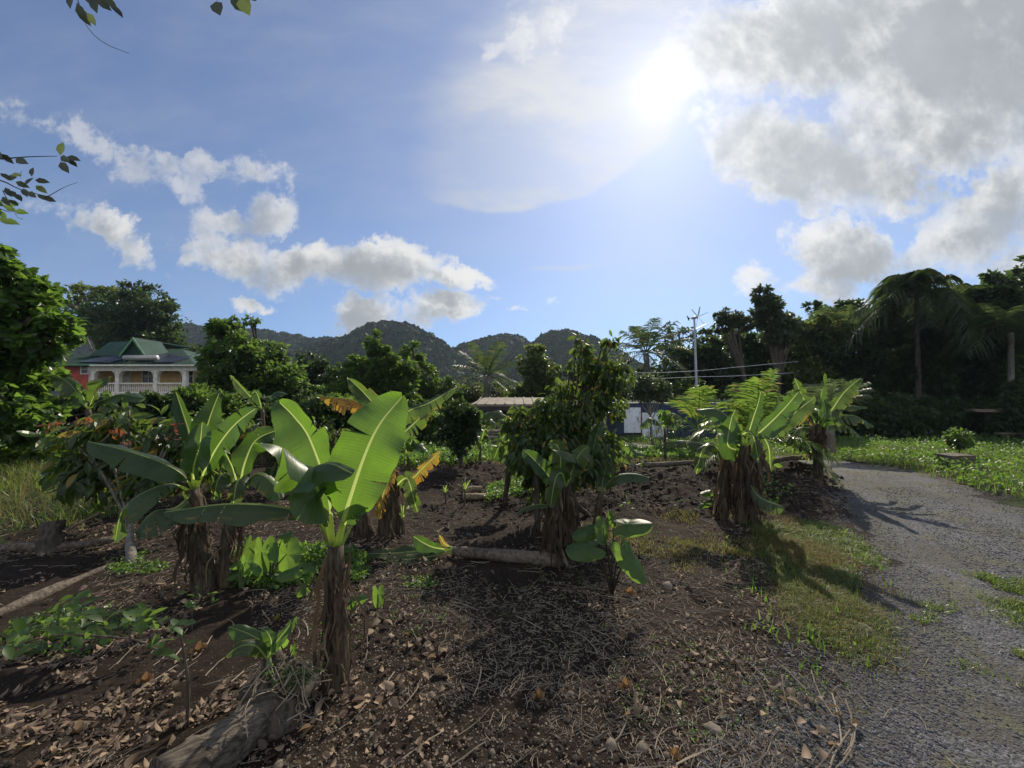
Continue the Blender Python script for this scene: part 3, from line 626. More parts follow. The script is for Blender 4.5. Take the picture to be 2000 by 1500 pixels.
def stem(root, l, d, wpx, seed=0, mat='pseudo', skirt=0, sk_len=.45, sk_w=.035, name='stem'):
    wpx = [w * .70 for w in wpx]; skirt = int(skirt * 1.3); sk_w *= .5
    pts = PP(l, d); pts[0][2] = G0(pts[0][0], pts[0][1]) - .05; n = 12; c = catmull(pts, n); r = np.interp(np.linspace(0, 1, n), np.linspace(0, 1, len(wpx)), wpx) * d / FPX / 2
    g = np.random.default_rng(seed); V, F = tube(c, r * (1 + .05 * g.normal(size=n)), 14, jit=.05, seed=seed); mesh(name, V, F, M[mat], root)
    if skirt:
        k = g.uniform(.15, 1, skirt) ** .7 * (n - 1); base = np.stack([np.interp(k, np.arange(n), c[:, j]) for j in range(3)], 1); rr = np.interp(k, np.arange(n), r)
        a = g.uniform(0, 6.28, skirt); base[:, 0] += np.cos(a) * rr; base[:, 1] += np.sin(a) * rr
        L = np.minimum(sk_len * g.uniform(.4, 1.2, skirt), base[:, 2] - ground_z(base[:, 0], base[:, 1]) + .02).clip(.05)
        ribbons(base, L, sk_w * g.uniform(.4, 1.3, skirt), seed + 5, 'dskirt', root, 'dead_sheaths')
    return c
CAMF = (0.0, -1.0, 0.15); UPF = (0, -.15, 1.0)
def banana(label, base, cat='banana plant', group=None, name='banana_plant'):
    d = base[2] if len(base) > 2 else CAMH * FPX / (base[1] - HOR); p = P(base[0], 900, d); p[2] = G0(p[0], p[1])
    return thing(name, label, cat, p, group), d

# the big one in front
r, d = banana('largest nearest banana plant with one huge upright backlit leaf and a ragged brown trunk', (655, 1338), group='banana plants')
stem(r, [(655, 1345), (660, 1230), (655, 1140), (656, 1066)], d, [84, 60, 50, 40], 3, skirt=46, sk_len=.5, sk_w=.024)
banana_leaf(r, PP([(655, 1068), (680, 985, -.03), (712, 890, -.05), (742, 828, -.03), (786, 774, .05)], d), .172, (.25, -1, .25), .17, .10, 2, .05, .03, seed=1, rib=.013)
banana_leaf(r, PP([(650, 1068), (641, 965, .04), (606, 860, .10), (575, 815, .14), (546, 786, .2)], d), .155, (-.45, -1, .35), .20, .42, 3, .12, .02, seed=2, rib=.012)
banana_leaf(r, PP([(648, 1066), (622, 960, -.15), (588, 905, -.30), (545, 872, -.40), (497, 866, -.48)], d), .125, (-.1, -.55, 1), .20, -.25, 4, .5, .03, seed=3)
banana_leaf(r, PP([(648, 1068), (620, 1016, -.05), (560, 992, -.1), (450, 984, -.12), (322, 1000, -.10)], d), .072, (0, -.25, 1), .25, -.45, 5, .5, .02, 'band', seed=4)
banana_leaf(r, PP([(662, 1066), (682, 1000), (708, 966, .02), (742, 955, .06)], d), .07, (.1, -.7, 1), .28, -.2, 1, .3, seed=5, rib=.009)
banana_leaf(r, PP([(664, 1070), (690, 1020, .1), (712, 985, .2), (724, 975, .25)], d), .02, (.1, -.7, 1), .75, -.2, 0, .3, seed=6, rib=.008, mat='bany')
banana_leaf(r, PP([(646, 1066), (612, 970, -.1), (600, 925, -.2), (640, 905, -.35), (690, 925, -.42)], d), .10, (0, -.5, 1), .3, -.3, 3, .5, seed=7)

r, d = banana('banana plant left of the largest one, its leaves spread left and drooping', (402, 1150), group='banana plants')
stem(r, [(404, 1168), (392, 1080), (384, 1010), (379, 955)], d, [66, 46, 38, 30], 13, skirt=42, sk_len=.45, sk_w=.035)
banana_leaf(r, PP([(379, 960), (350, 920, -.1), (265, 885, -.2), (172, 862, -.25)], d), .125, (-.1, -.45, 1), .12, -.3, 1, .35, seed=11)
banana_leaf(r, PP([(381, 955), (392, 880), (410, 815, .05), (428, 768, .1)], d), .115, (.3, -1, .3), .22, .5, 2, .1, seed=12)
banana_leaf(r, PP([(383, 955), (420, 880, -.05), (458, 830, -.08), (500, 797, -.1)], d), .125, (0, -1, .25), .15, .05, 9, .12, seed=13, mat='ban', ragged=.12)
banana_leaf(r, PP([(378, 950), (372, 860, .05), (355, 800, .1), (343, 765, .12)], d), .07, (.5, -1, .3), .35, .6, 1, .1, seed=14)
banana_leaf(r, PP([(376, 962), (335, 945, -.1), (285, 960, -.25), (240, 995, -.3), (225, 1055, -.32)], d), .15, (-.2, -.5, .9), .15, -.3, 8, .45, seed=15, mat='band', ragged=.15)
banana_leaf(r, PP([(376, 962), (345, 990, -.2), (300, 1000, -.35), (262, 1040, -.4)], d), .13, (-.2, -.6, .9), .2, -.4, 5, .5, seed=16, mat='band')
banana_leaf(r, PP([(381, 958), (378, 915, -.1), (390, 870, -.14), (395, 825, -.1)], d), .12, (-.1, -1, .1), .2, .1, 2, .2, seed=17)

r, d = banana('smaller banana plant just behind the trunk of the left drooping one, with pale crumpled leaves', (447, 1140), group='banana plants')
stem(r, [(446, 1150), (440, 1080), (455, 1010), (468, 952)], d, [52, 36, 28, 22], 23, skirt=34, sk_len=.4, sk_w=.03)
banana_leaf(r, PP([(468, 955), (478, 905), (500, 860, .05), (546, 838, .1)], d), .11, (.1, -.9, .5), .15, .3, 2, .2, seed=21)
banana_leaf(r, PP([(468, 955), (440, 925), (425, 940, -.1), (418, 975, -.12)], d), .08, (-.2, -.6, 1), .2, -.3, 4, .6, seed=22, mat='band')
banana_leaf(r, PP([(468, 955), (500, 925, -.1), (530, 940, -.1), (548, 975, -.12)], d), .08, (.2, -.6, 1), .2, -.3, 4, .6, seed=23, mat='band')
banana_leaf(r, PP([(466, 955), (455, 915), (440, 885), (432, 872)], d), .04, (-.2, -1, .4), .2, .5, 1, .2, seed=24)
banana_leaf(r, PP([(468, 960), (472, 935, -.1), (462, 945, -.2), (455, 990, -.22)], d), .07, (0, -.8, .6), .2, -.2, 4, .5, seed=25, mat='band')

r, d = banana('banana plant behind the huge leaf with torn orange and yellow dying leaves', (760, 1045), group='banana plants')
stem(r, [(762, 1052), (764, 990), (765, 920), (768, 858)], d, [64, 54, 30, 22], 33, skirt=40, sk_len=.5, sk_w=.04)
stem(r, [(712, 1048), (708, 1010), (702, 985)], d, [58, 44, 34], 34, skirt=26, sk_len=.3, sk_w=.035)
banana_leaf(r, PP([(768, 860), (742, 815), (692, 783), (626, 774)], d), .12, (0, -.7, .8), .12, -.9, 20, .5, seed=31, mat='bany', ragged=.6, label='torn dying leaf turning orange')
banana_leaf(r, PP([(768, 860), (748, 812), (715, 772), (680, 738)], d), .12, (.4, -1, .2), .2, .5, 6, .2, seed=32, mat='band')
banana_leaf(r, PP([(770, 860), (792, 808), (838, 787), (890, 757)], d), .12, (0, -.8, .6), .1, -.25, 14, .3, seed=33, mat='band', ragged=.35)
banana_leaf(r, PP([(770, 862), (800, 835), (840, 800), (855, 812)], d), .11, (0, -.8, .6), .1, -.4, 14, .35, seed=34, mat='band', ragged=.4)
banana_leaf(r, PP([(768, 855), (775, 820), (785, 795), (798, 780)], d), .05, (0, -1, .4), .2, .5, 2, .2, seed=35)
banana_leaf(r, PP([(768, 900), (764, 930, -.2), (750, 960, -.3), (738, 1012, -.32)], d), .12, (0, -1, .2), .15, .1, 16, .1, seed=36, mat='bany', ragged=.6, label='hanging yellow leaf')
banana_leaf(r, PP([(768, 955), (790, 935, -.2), (800, 945, -.3), (815, 1000, -.32)], d), .10, (0, -1, .2), .15, .1, 8, .1, seed=37, mat='band', ragged=.3)
banana_leaf(r, PP([(770, 960), (800, 940, .1), (835, 905, .1), (860, 882, .1)], d), .09, (0, -.9, .4), .15, -.2, 14, .3, seed=38, mat='bany', ragged=.5)

r, d = banana('clump of banana stems in the middle of the plot wrapped in hanging dead sheaths', (1100, 1095), group='banana plants')
stem(r, [(1082, 1105), (1080, 1020), (1085, 940)], d, [60, 46, 28], 43, skirt=60, sk_len=.55, sk_w=.045)
stem(r, [(1112, 1085), (1110, 1010), (1105, 940)], d + .1, [50, 40, 24], 44, skirt=50, sk_len=.5, sk_w=.04)
stem(r, [(1050, 985), (1048, 950), (1045, 915)], d + .9, [16, 16, 14], 46, mat='bark')
for i, (pts, hw, fc, pt, fo, te, dr, mt) in enumerate([
    ([(1085, 955), (1068, 925), (1045, 900), (1022, 878)], .105, (.3, -.9, .5), .1, .3, 1, .2, 'ban'),
    ([(1088, 950), (1095, 900), (1088, 870), (1070, 868)], .11, (0, -1, .3), .15, .1, 4, .3, 'band'),
    ([(1105, 950), (1130, 905), (1108, 885, -.2), (1078, 878, -.3)], .08, (0, -.5, 1), .15, -.3, 5, .4, 'band'),
    ([(1105, 950), (1098, 925, -.2), (1085, 935, -.3), (1075, 990, -.3)], .08, (0, -1, .3), .15, -.1, 6, .3, 'band'),
    ([(1108, 945), (1125, 900), (1138, 880), (1150, 872)], .10, (0, -1, .4), .15, .1, 5, .3, 'band'),
    ([(1080, 990), (1060, 985, -.1), (1030, 990, -.1), (1005, 1005, -.1)], .035, (0, -.3, 1), .1, -.2, 2, .3, 'band')]):
    banana_leaf(r, PP(pts, d), hw, fc, pt, fo, te, dr, .02, mt, seed=50 + i, rib=.008)
r, d = banana('young banana plant with four upright leaves rising just right of the sheath-wrapped clump', (1165, 1040), group='banana plants')
stem(r, [(1163, 1062), (1168, 1005), (1174, 960)], d, [24, 20, 14], 63, skirt=14, sk_len=.3, sk_w=.025)
for i, (pts, hw, fc, pt, fo, te, dr, mt) in enumerate([
    ([(1174, 965), (1178, 935), (1185, 900), (1186, 868)], .105, (.1, -1, .2), .12, .15, 0, .1, 'ban'),
    ([(1172, 965), (1160, 935), (1140, 900), (1117, 866)], .06, (.5, -.9, .5), .12, .6, 0, .2, 'ban'),
    ([(1172, 965), (1158, 920), (1160, 870), (1174, 822)], .10, (-.2, -1, .2), .15, .2, 1, .1, 'ban'),
    ([(1176, 965), (1195, 935), (1230, 925), (1268, 932)], .085, (.1, -.5, 1), .15, -.3, 4, .4, 'ban'),
    ([(1170, 960), (1150, 905), (1125, 880), (1112, 905)], .055, (-.3, -.8, .6), .2, .1, 2, .3, 'ban'),
    ([(1172, 960), (1140, 880, .1), (1128, 860, .1), (1122, 850, .1)], .05, (-.3, -1, .3), .2, .1, 2, .3, 'band')]):
    banana_leaf(r, PP(pts, d), hw, fc, pt, fo, te, dr, .02, mt, seed=70 + i, rib=.008)

r, d = banana('pair of banana stems left of the young coconut, shrouded in shredded brown leaves', (1440, 1015), group='banana plants')
stem(r, [(1412, 1022), (1414, 960), (1420, 890)], d, [28, 22, 16], 83, skirt=36, sk_len=.6, sk_w=.05)
stem(r, [(1447, 1018), (1448, 940), (1452, 870)], d - .1, [34, 26, 18], 84, skirt=50, sk_len=.6, sk_w=.05)
stem(r, [(1468, 1012), (1465, 940), (1472, 850)], d + .1, [34, 24, 18], 85, skirt=46, sk_len=.6, sk_w=.05)
for i, (pts, hw, fc, pt, fo, te, dr, mt) in enumerate([
    ([(1450, 872), (1430, 825), (1400, 800), (1358, 802)], .14, (.1, -.7, .8), .12, -.5, 3, .4, 'ban'),
    ([(1440, 880), (1422, 870, -.2), (1424, 840, -.2), (1430, 812, -.2)], .17, (-.1, -1, .1), .02, .1, 1, .2, 'ban'),
    ([(1440, 890), (1400, 872), (1350, 862), (1302, 862)], .15, (0, -.35, 1), .12, -.3, 5, .3, 'band'),
    ([(1455, 870), (1500, 830), (1530, 800), (1560, 765)], .15, (0, -1, .3), .15, .1, 2, .15, 'ban'),
    ([(1470, 855), (1510, 840), (1560, 800), (1592, 775)], .13, (0, -.7, .7), .15, -.2, 9, .3, 'band'),
    ([(1460, 935), (1470, 955, -.15), (1490, 975, -.2), (1530, 990, -.2)], .12, (.1, -.8, .6), .1, -.3, 4, .5, 'band'),
    ([(1445, 880), (1440, 850), (1430, 820), (1436, 800)], .11, (0, -1, .2), .12, .3, 4, .2, 'band'),
    ([(1450, 880), (1480, 850), (1500, 870), (1505, 920)], .08, (0, -1, .3), .2, -.2, 9, .3, 'band'),
    ([(1415, 895), (1395, 870, -.1), (1372, 880, -.2), (1360, 925, -.2)], .09, (-.2, -.8, .5), .15, -.3, 10, .4, 'band'),
    ([(1450, 880), (1450, 850, -.2), (1470, 850, -.3), (1482, 905, -.3)], .09, (.1, -.9, .4), .2, -.3, 10, .4, 'band'),
    ([(1455, 870), (1470, 820), (1480, 790), (1486, 765)], .09, (.2, -1, .3), .15, .3, 5, .2, 'ban')]):
    banana_leaf(r, PP(pts, d), hw * .9, fc, pt, fo, te + 3, dr, .03, mt, seed=90 + i, rib=.012, ragged=.25 if mt != 'ban' else .08)

r, d = banana('banana plant at the edge of the gravel road with arching leaves and bare trunk', (1597, 942), group='banana plants')
stem(r, [(1597, 948), (1598, 900), (1598, 828)], d, [26, 22, 18], 103, mat='pseudo')
pts = [P(1598 + x, 838 + y, d) for x, y in rng.uniform((-16, -8), (16, 10), (46, 2))]
ribbons(pts, rng.uniform(.25, .55, 46), rng.uniform(.02, .06, 46), 105, 'dskirt', r, 'dead_sheaths', out=.5)
for i, (pts, hw, fc, pt, fo, te, dr, mt) in enumerate([
    ([(1598, 838), (1600, 795), (1606, 760), (1610, 730)], .10, (.4, -1, .2), .15, .5, 3, .1, 'ban'),
    ([(1598, 838), (1625, 800), (1650, 765), (1682, 738)], .20, (-.1, -.8, .6), .12, -.1, 14, .3, 'band'),
    ([(1600, 838), (1630, 815), (1668, 812), (1706, 832)], .17, (.1, -.6, .9), .1, -.5, 12, .35, 'band'),
    ([(1600, 840), (1625, 830), (1655, 832), (1684, 856)], .13, (.1, -.6, .9), .1, -.6, 12, .35, 'band'),
    ([(1600, 838), (1630, 800), (1660, 793), (1694, 795)], .12, (.1, -.5, 1), .1, -.4, 12, .3, 'band'),
    ([(1596, 838), (1578, 812), (1555, 800), (1525, 812)], .15, (-.1, -.6, .9), .1, -.4, 9, .35, 'bany'),
    ([(1596, 838), (1580, 800), (1565, 770), (1552, 738)], .16, (-.1, -1, .3), .12, 0, 12, .2, 'band'),
    ([(1598, 838), (1610, 820, -.2), (1612, 800, -.2), (1608, 780, -.2)], .13, (0, -1, .1), .05, .1, 3, .2, 'ban'),
    ([(1596, 842), (1572, 835), (1552, 845), (1540, 870)], .12, (-.1, -.7, .8), .1, -.5, 8, .4, 'band')]):
    banana_leaf(r, PP(pts, d), hw * .85, fc, pt, fo, te + 4, dr, .03, mt, seed=110 + i, rib=.014, ragged=.35 if mt != 'ban' else .1)

def mini(label, base, d, crown, lv, w=10, seed=0, hw=.09, mat='ban', sk=8, group='banana plants', name='banana_plant', cat='banana plant', smat='pseudo'):
    p = P(base[0], 900, d); p[2] = G0(p[0], p[1]); r = thing(name, label, cat, p, group)
    stem(r, [(base[0], base[1]), ((base[0] + crown[0]) / 2 + 1, (base[1] + crown[1]) / 2), crown], d, [w, w * .85, w * .6], seed, smat, skirt=sk, sk_len=.25, sk_w=.02)
    g = np.random.default_rng(seed)
    for i, l in enumerate(lv):
        tip = l[:2]; k = l[2] if len(l) > 2 else 1.0; up = l[3] if len(l) > 3 else -18
        mid = ((crown[0] + tip[0]) / 2, (crown[1] + tip[1]) / 2 + up, -.03)
        fl = abs(tip[0] - crown[0]) > abs(tip[1] - crown[1])
        banana_leaf(r, PP([crown, mid, (tip[0], tip[1], g.uniform(-.15, .15))], d), hw * k, (g.uniform(-.3, .3), -.6 if fl else -1, .9 if fl else .3), .15, -.3 if fl else .3, int(g.integers(3, 11)), .3, .02, 'band' if (i + seed) % 2 else mat, seed + i, rib=max(.006, d * .0012), ragged=.25)
    return r
mini('banana plant half hidden left of the cacao tree, leaves hanging over its left side', (985, 985), 5.6, (1003, 845), [(948, 806), (965, 895), (985, 905), (1028, 800), (1005, 905), (1020, 930)], 16, 201, .14)
mini('small banana plant in front of the blue shed wall', (1299, 882), 10.5, (1298, 838), [(1250, 835), (1285, 812), (1335, 818), (1322, 838), (1308, 815)], 9, 211, .16)
mini('banana plant in front of the house, its split leaf reaching the red wall', (178, 870), 8.8, (172, 800), [(98, 733), (140, 760), (218, 738, 1.4), (284, 778), (225, 800), (120, 790)], 20, 221, .22)
mini('banana plant under the veranda with a row of torn leaf tips', (255, 870), 9.5, (228, 808), [(282, 776, .8), (200, 770), (250, 815), (190, 812)], 14, 231, .18)
mini('banana plant behind the left hedge with one bare leaf pointing up left', (515, 880), 9.5, (512, 800), [(450, 733, .8, 0), (490, 770), (545, 790), (560, 770)], 14, 241, .16)
mini('slender banana plant beside the far timber stack', (935, 905), 9.0, (938, 870), [(918, 858), (955, 845), (925, 880), (960, 866)], 7, 251, .10)
mini('pale-leaved banana plant behind the timber stack', (942, 870), 13.0, (945, 838), [(932, 812), (958, 818), (930, 832), (965, 838)], 8, 252, .2)
mini('small green banana plant left of the mound, behind the yellow torn leaf', (800, 915), 7.0, (795, 890), [(780, 850, 1.3), (815, 865), (770, 895), (830, 880)], 9, 253, .13)
for i, (x, y, h, lb) in enumerate([(870, 980, 30, 'knee-high banana sucker left of the two pale cut stems'), (906, 985, 48, 'taller thin banana sucker touching the left end of the pale cut stems'),
    (787, 1048, 62, 'thin dark banana sucker just right of the yellow-leaved plant'), (1586, 930, 22, 'tiny banana sucker left of the roadside banana trunk')]):
    d = CAMH * FPX / (y - HOR)
    mini(lb, (x, y), d, (x + (2 if i % 2 else -1), y - h * .55), [(x - 12, y - h * .8, 1, -3), (x + 13, y - h, 1, -3), (x + 3, y - h * 1.1, 1, -3), (x - 4, y - h * 1.05, .8, -3)], 6 if i != 2 else 11, 260 + i, .012 * d / 4, sk=0, group='banana suckers', name='banana_sucker', cat='banana sucker')

# fallen stem with its leaves
r, d = banana('felled banana stem lying across the soil with wilted leaves at its left end', (985, 1085), name='fallen_banana_stem', cat='fallen stem')
pt = [P(885, 1078, 3.86), P(950, 1083, 3.8), P(1020, 1090, 3.74), P(1088, 1096, 3.68)]
for q in pt: q[2] = G0(q[0], q[1]) + .055
c = catmull(pt, 16); V, F = tube(c, np.linspace(.045, .072, 16), 14, jit=.06); mesh('stem', V, F, M['log'], r)
for i, (pts, hw, fc, te, mt) in enumerate([
    ([(885, 1075), (830, 1075, .02), (770, 1080, -.03), (718, 1082, -.08)], .09, (0, -.5, 1), 8, 'band'),
    ([(885, 1078), (845, 1086, -.05), (800, 1092, -.1), (760, 1096, -.14)], .06, (0, -.5, 1), 6, 'band'),
    ([(884, 1074), (850, 1070), (830, 1062), (808, 1048)], .075, (0, -1, .2), 2, 'ban'),
    ([(884, 1070), (868, 1062), (862, 1052), (858, 1045)], .02, (0, -1, .2), 2, 'bany')]):
    banana_leaf(r, PP(pts, 3.86), hw, fc, .2, .1, te, .1, .02, mt, seed=300 + i, rib=.008)

# ------------------------------------------------------------ taro and other broad-leaved plants
def heart(c, along, nrm, L, w, seed=0):
    """arrow-shaped taro blade joined to its stalk at c; notch lobes run back"""
    along = np.asarray(along, float); along /= np.linalg.norm(along); nrm = np.asarray(nrm, float); nrm -= nrm @ along * along; nrm /= np.linalg.norm(nrm); sd_ = np.cross(along, nrm)
    ang = np.linspace(-math.pi, math.pi, 33); g = np.random.default_rng(seed)
    rad = L * (.50 + .34 * np.cos(ang) ** 3 * (np.cos(ang) > 0) + .12 * np.exp(-((np.abs(ang) - 2.45) / .35) ** 2) - .36 * np.exp(-((np.abs(ang) - math.pi) / .28) ** 2))
    x = rad * np.sin(ang) * w * 1.35; y = rad * np.cos(ang); V = [np.asarray(c, float)]; nr = 4
    uv = [(0, 0)]
    for k in range(1, nr + 1):
        q = k / nr; z = -.16 * L * q ** 2 * (np.abs(np.sin(ang)) * 1.2 + .25 * np.cos(ang)) + .02 * L * np.cos(ang * 7) * q
        V += list(np.asarray(c) + (x * q)[:, None] * sd_ + (y * q)[:, None] * along + z[:, None] * nrm); uv += [(ang[i] / 6.28 + .5, q * .9) for i in range(33)]
    T = [[0, 1 + i, 2 + i] for i in range(32)]; Q = []
    for k in range(nr - 1):
        a = 1 + k * 33; Q += [[a + i, a + 33 + i, a + 34 + i, a + 1 + i] for i in range(32)]
    return np.array(V), [np.array(T), np.array(Q)], np.array(uv)
def taro(label, base, lv, d=None, w=.006, name='taro_plant', cat='taro plant', group='taro plants', mat='taro', smat='stemg'):
    d = d or CAMH * FPX / (base[1] - HOR); b = P(base[0], base[1], d); b[2] = G0(b[0], b[1]) - .01
    r = thing(name, label, cat, b, group)
    for i, l in enumerate(lv):
        px, py, Lpx, dirx, diry, fx, fz = l[:7]; c = P(px, py, d + (l[7] if len(l) > 7 else 0)); L = Lpx * d / FPX
        up = np.array([0, 0, 1.0]); al = np.array([dirx, -.25, -diry])
        V, F, uv = heart(c, al, (fx, -.8, fz), L * .9, .54, i); lf = mesh('leaf', V, F, M[mat], r, uv=uv)
        mid = (b + c) / 2 + np.array([(c[0] - b[0]) * -.12, 0, .04 * L]); Vt, Ft = tube(catmull([b, mid, c], 9), np.linspace(w * 1.5, w * .6, 9) * d / 3, 6); mesh('stalk', Vt, Ft, M[smat], r)
    return r
M['taro'] = bananamat('taro_leaf', (.05, .11, .03), (.30, .50, .06), rough=.42, brown=0)
M['stalkd'] = plainmat('dark_stalk', (.045, .035, .03), .5, .3, 12)
taro('taro plant with big arrow-shaped leaves on dark stalks, beside an orange dead leaf', (1195, 1155),
     [(1150, 1038, 46, -.9, .2, .2, .9), (1178, 1030, 42, -.1, .9, .1, .2, -.1), (1225, 1025, 62, .9, -.1, .3, .9), (1228, 1082, 72, .55, .85, .5, .5, -.2), (1152, 1070, 62, -1, .05, 0, .9, -.15), (1200, 1015, 36, -.3, -.5, .3, .6, .1)], w=.0062, smat='stalkd')
taro('taro plant with two round glowing leaves left of the largest banana trunk', (528, 1132),
     [(511, 1078, 62, .05, .9, 0, .1), (560, 1082, 64, .2, .9, .1, .15), (532, 1075, 30, .3, .7, .3, .6, -.1), (487, 1070, 50, -.2, .8, -.1, .1, .1), (552, 1050, 36, .5, -.2, .2, .6)])
taro('low taro plant with yellow-green leaves under the two round glowing leaves', (470, 1150), [(466, 1102, 22, -.8, .3, 0, .6), (480, 1098, 34, .1, .8, .1, .2), (462, 1122, 26, -.8, .2, 0, .7), (495, 1110, 26, .7, .3, .1, .6)])
taro('taro plant with pale upper leaf between the glowing leaves and the largest trunk', (596, 1165), [(572, 1117, 40, -.8, .2, .1, .9), (597, 1112, 30, .7, .1, .1, .3), (590, 1155, 32, -.6, .7, 0, .3), (598, 1135, 24, .1, -.6, 0, .3)])
taro('single taro leaf standing alone right of the largest banana trunk', (742, 1180), [(738, 1160, 34, .1, .85, .1, .2)])
taro('taro leaf pair low against the right side of the largest banana trunk', (690, 1190), [(686, 1178, 26, -.7, .4, 0, .6), (700, 1170, 24, .8, -.2, 0, .7)])
taro('tall taro in the far part of the tilled soil with drooping yellow-green leaves', (1225, 905), [(1212, 885, 20, -.8, .3, 0, .8), (1232, 878, 26, .3, .4, 0, .6), (1245, 884, 20, .9, .3, 0, .8)], group='far taro plants')
taro('bright yellow-green taro behind the dark banana pair, left of it, on the mound', (1365, 915), [(1352, 905, 16, -.8, .2, 0, .8), (1368, 898, 18, .1, -.4, 0, .6), (1378, 903, 14, .9, .1, 0, .8), (1362, 910, 14, -.2, .9, 0, .4)], group='far taro plants')
taro('taro growing at the left foot of the shredded banana pair', (1395, 1000), [(1383, 962, 22, -.8, .1, 0, .9), (1398, 985, 24, -.5, .5, 0, .8), (1378, 985, 22, -.7, .4, 0, .7), (1400, 965, 18, .6, .1, 0, .8)])
taro('tiny two-leaved taro on the tilled mound', (1255, 925), [(1248, 908, 12, -.9, .2, 0, .8), (1256, 904, 9, .5, .2, 0, .8)], group='far taro plants')
taro('broad-leaved taro behind the coconut trunk glowing yellow-green', (1505, 925), [(1500, 905, 22, -.4, .7, 0, .3), (1515, 900, 24, .6, .6, 0, .3), (1495, 912, 18, -.9, .2, 0, .5), (1510, 915, 16, .2, .9, 0, .4)], group='far taro plants')
taro('small leafy taro by the stump sprout in the lower left', (560, 1290), [(548, 1258, 30, .5, -.5, .5, .6), (572, 1268, 20, .2, .8, 0, .5)], smat='stalkd')
taro('taro seedling between fallen banana leaf and middle clump', (930, 880), [(925, 862, 16, -.8, .2, 0, .7), (938, 858, 16, .8, -.1, 0, .7)], group='far taro plants')

# ------------------------------------------------------------ palms
def frond(root, p0, dirv, L, droop, leaflet, seed, mat, n=56, wind=(0, 0, 0), lean=.55, hang=.5):
    n = int(n * .62)
    g = np.random.default_rng(seed); d = np.asarray(dirv, float); d /= np.linalg.norm(d); t = np.linspace(0, 1, 18)
    c = p0 + d * (L * t)[:, None] + np.array([0, 0, -1.0]) * (droop * L * t ** 2.1)[:, None] + np.asarray(wind, float) * (L * t ** 2)[:, None]
    T = np.gradient(c, axis=0); T /= np.linalg.norm(T, axis=1)[:, None]
    q = np.linspace(.16, 1, n); P_ = np.stack([np.interp(q, t, c[:, j]) for j in range(3)], 1); TT = np.stack([np.interp(q, t, T[:, j]) for j in range(3)], 1)
    side = np.cross(TT, [0, 0, 1.0]); side /= np.linalg.norm(side, axis=1)[:, None] + 1e-6; nn = np.cross(side, TT)
    ll = leaflet * np.sin(np.pi * (.12 + .80 * (q - .16) / .84)) ** .6 * g.uniform(.8, 1.1, n); parts = []
    V, Q = [], []; K = 4; cnt = 0; wd = leaflet * .024 + .003
    for s in (-1, 1):
        dr = side * s + TT * lean + nn * .25 + .16 * g.normal(size=(n, 3)); dr /= np.linalg.norm(dr, axis=1)[:, None]
        k = np.linspace(0, 1, K)
        cc = P_[:, None] + dr[:, None] * (ll[:, None] * k)[..., None]; cc[..., 2] -= hang * ll[:, None] * k ** 1.8; cc += np.asarray(wind)[None, None] * (ll[:, None] * k ** 1.5)[..., None]
        w = wd * np.array([.8, 1.1, .8, .1]); off = TT[:, None] * w[None, :, None] + nn[:, None] * (w * .35)[None, :, None]
        VV = np.stack([cc - off, cc + off], 2).reshape(n, -1, 3); i = np.arange(K - 1) * 2
        qq = np.stack([i, i + 1, i + 3, i + 2], 1)[None] + (np.arange(n) * K * 2)[:, None, None]
        parts.append((VV.reshape(-1, 3), [qq.reshape(-1, 4)]))
    Vr, Fr = tube(c, np.linspace(L * .011, L * .002, 18), 5); parts.append((Vr, Fr))
    V, F = join(parts); return mesh('frond', V, F, M[mat], root, smooth=False)
def palm(label, base, d, crown, fr, mat='palm', trunk=.14, leaflet=.7, seed=0, name='coconut_palm', group='coconut palms', L=3.0, bark='barkp', n=56, windy=(0, 0, 0), hang=.5, boots=0):
    b = P(base[0], base[1], d); b[2] = G0(b[0], b[1]) - .05; r = thing(name, label, 'coconut palm', b, group); c0 = P(crown[0], crown[1], d)
    g = np.random.default_rng(seed); pts = catmull([b, b * .5 + c0 * .5 + np.array([g.normal() * .12, 0, 0]), c0], 16)
    V, F = tube(pts, np.linspace(1.3, .8, 16) * trunk * (1 + .04 * g.normal(size=16)), 10, jit=.03); mesh('trunk', V, F, M[bark], r)
    for i, (az, el, k, dr) in enumerate(fr):
        a = R(az); e = R(el); dv = (math.sin(a) * math.cos(e), -math.cos(a) * math.cos(e), math.sin(e))
        frond(r, c0 + np.array(dv) * trunk * .6, dv, L * k * g.uniform(.92, 1.05), dr, leaflet * k ** .5, seed * 50 + i, mat, n, windy, hang=hang)
    return r
def crownset(n, seed, low=-15, hi=80, spread=360):
    g = np.random.default_rng(seed); return [((i * 137.5 + g.uniform(-12, 12)) % 360, low + (hi - low) * ((i + .5) / n) ** .8, g.uniform(.85, 1.1), g.uniform(.28, .5) * (1.15 if i < n / 2 else .6)) for i in range(n)]
palm('bright young coconut palm with upright yellow-green fronds behind the shredded banana pair', (1480, 925), 7.6, (1478, 862),
     [(70, 55, 1, .45), (-70, 50, .9, .5), (20, 78, 1.1, .2), (-25, 74, 1.1, .25), (180, 72, 1.0, .3), (110, 35, .9, .6), (-110, 38, .9, .6), (40, 30, .8, .7), (-45, 25, .8, .75), (150, 60, 1, .4), (-150, 60, 1, .4), (90, 15, .8, .7), (-90, 10, .7, .7), (55, 66, 1.0, .3), (75, 68, 1.0, .45), (-80, 66, 1.0, .5), (100, 50, 1, .6), (-100, 52, 1, .6), (60, 20, .8, .9), (-55, 40, .9, .8)],
     'palmy', .085, .42, 3, L=1.6, n=60, hang=.35)
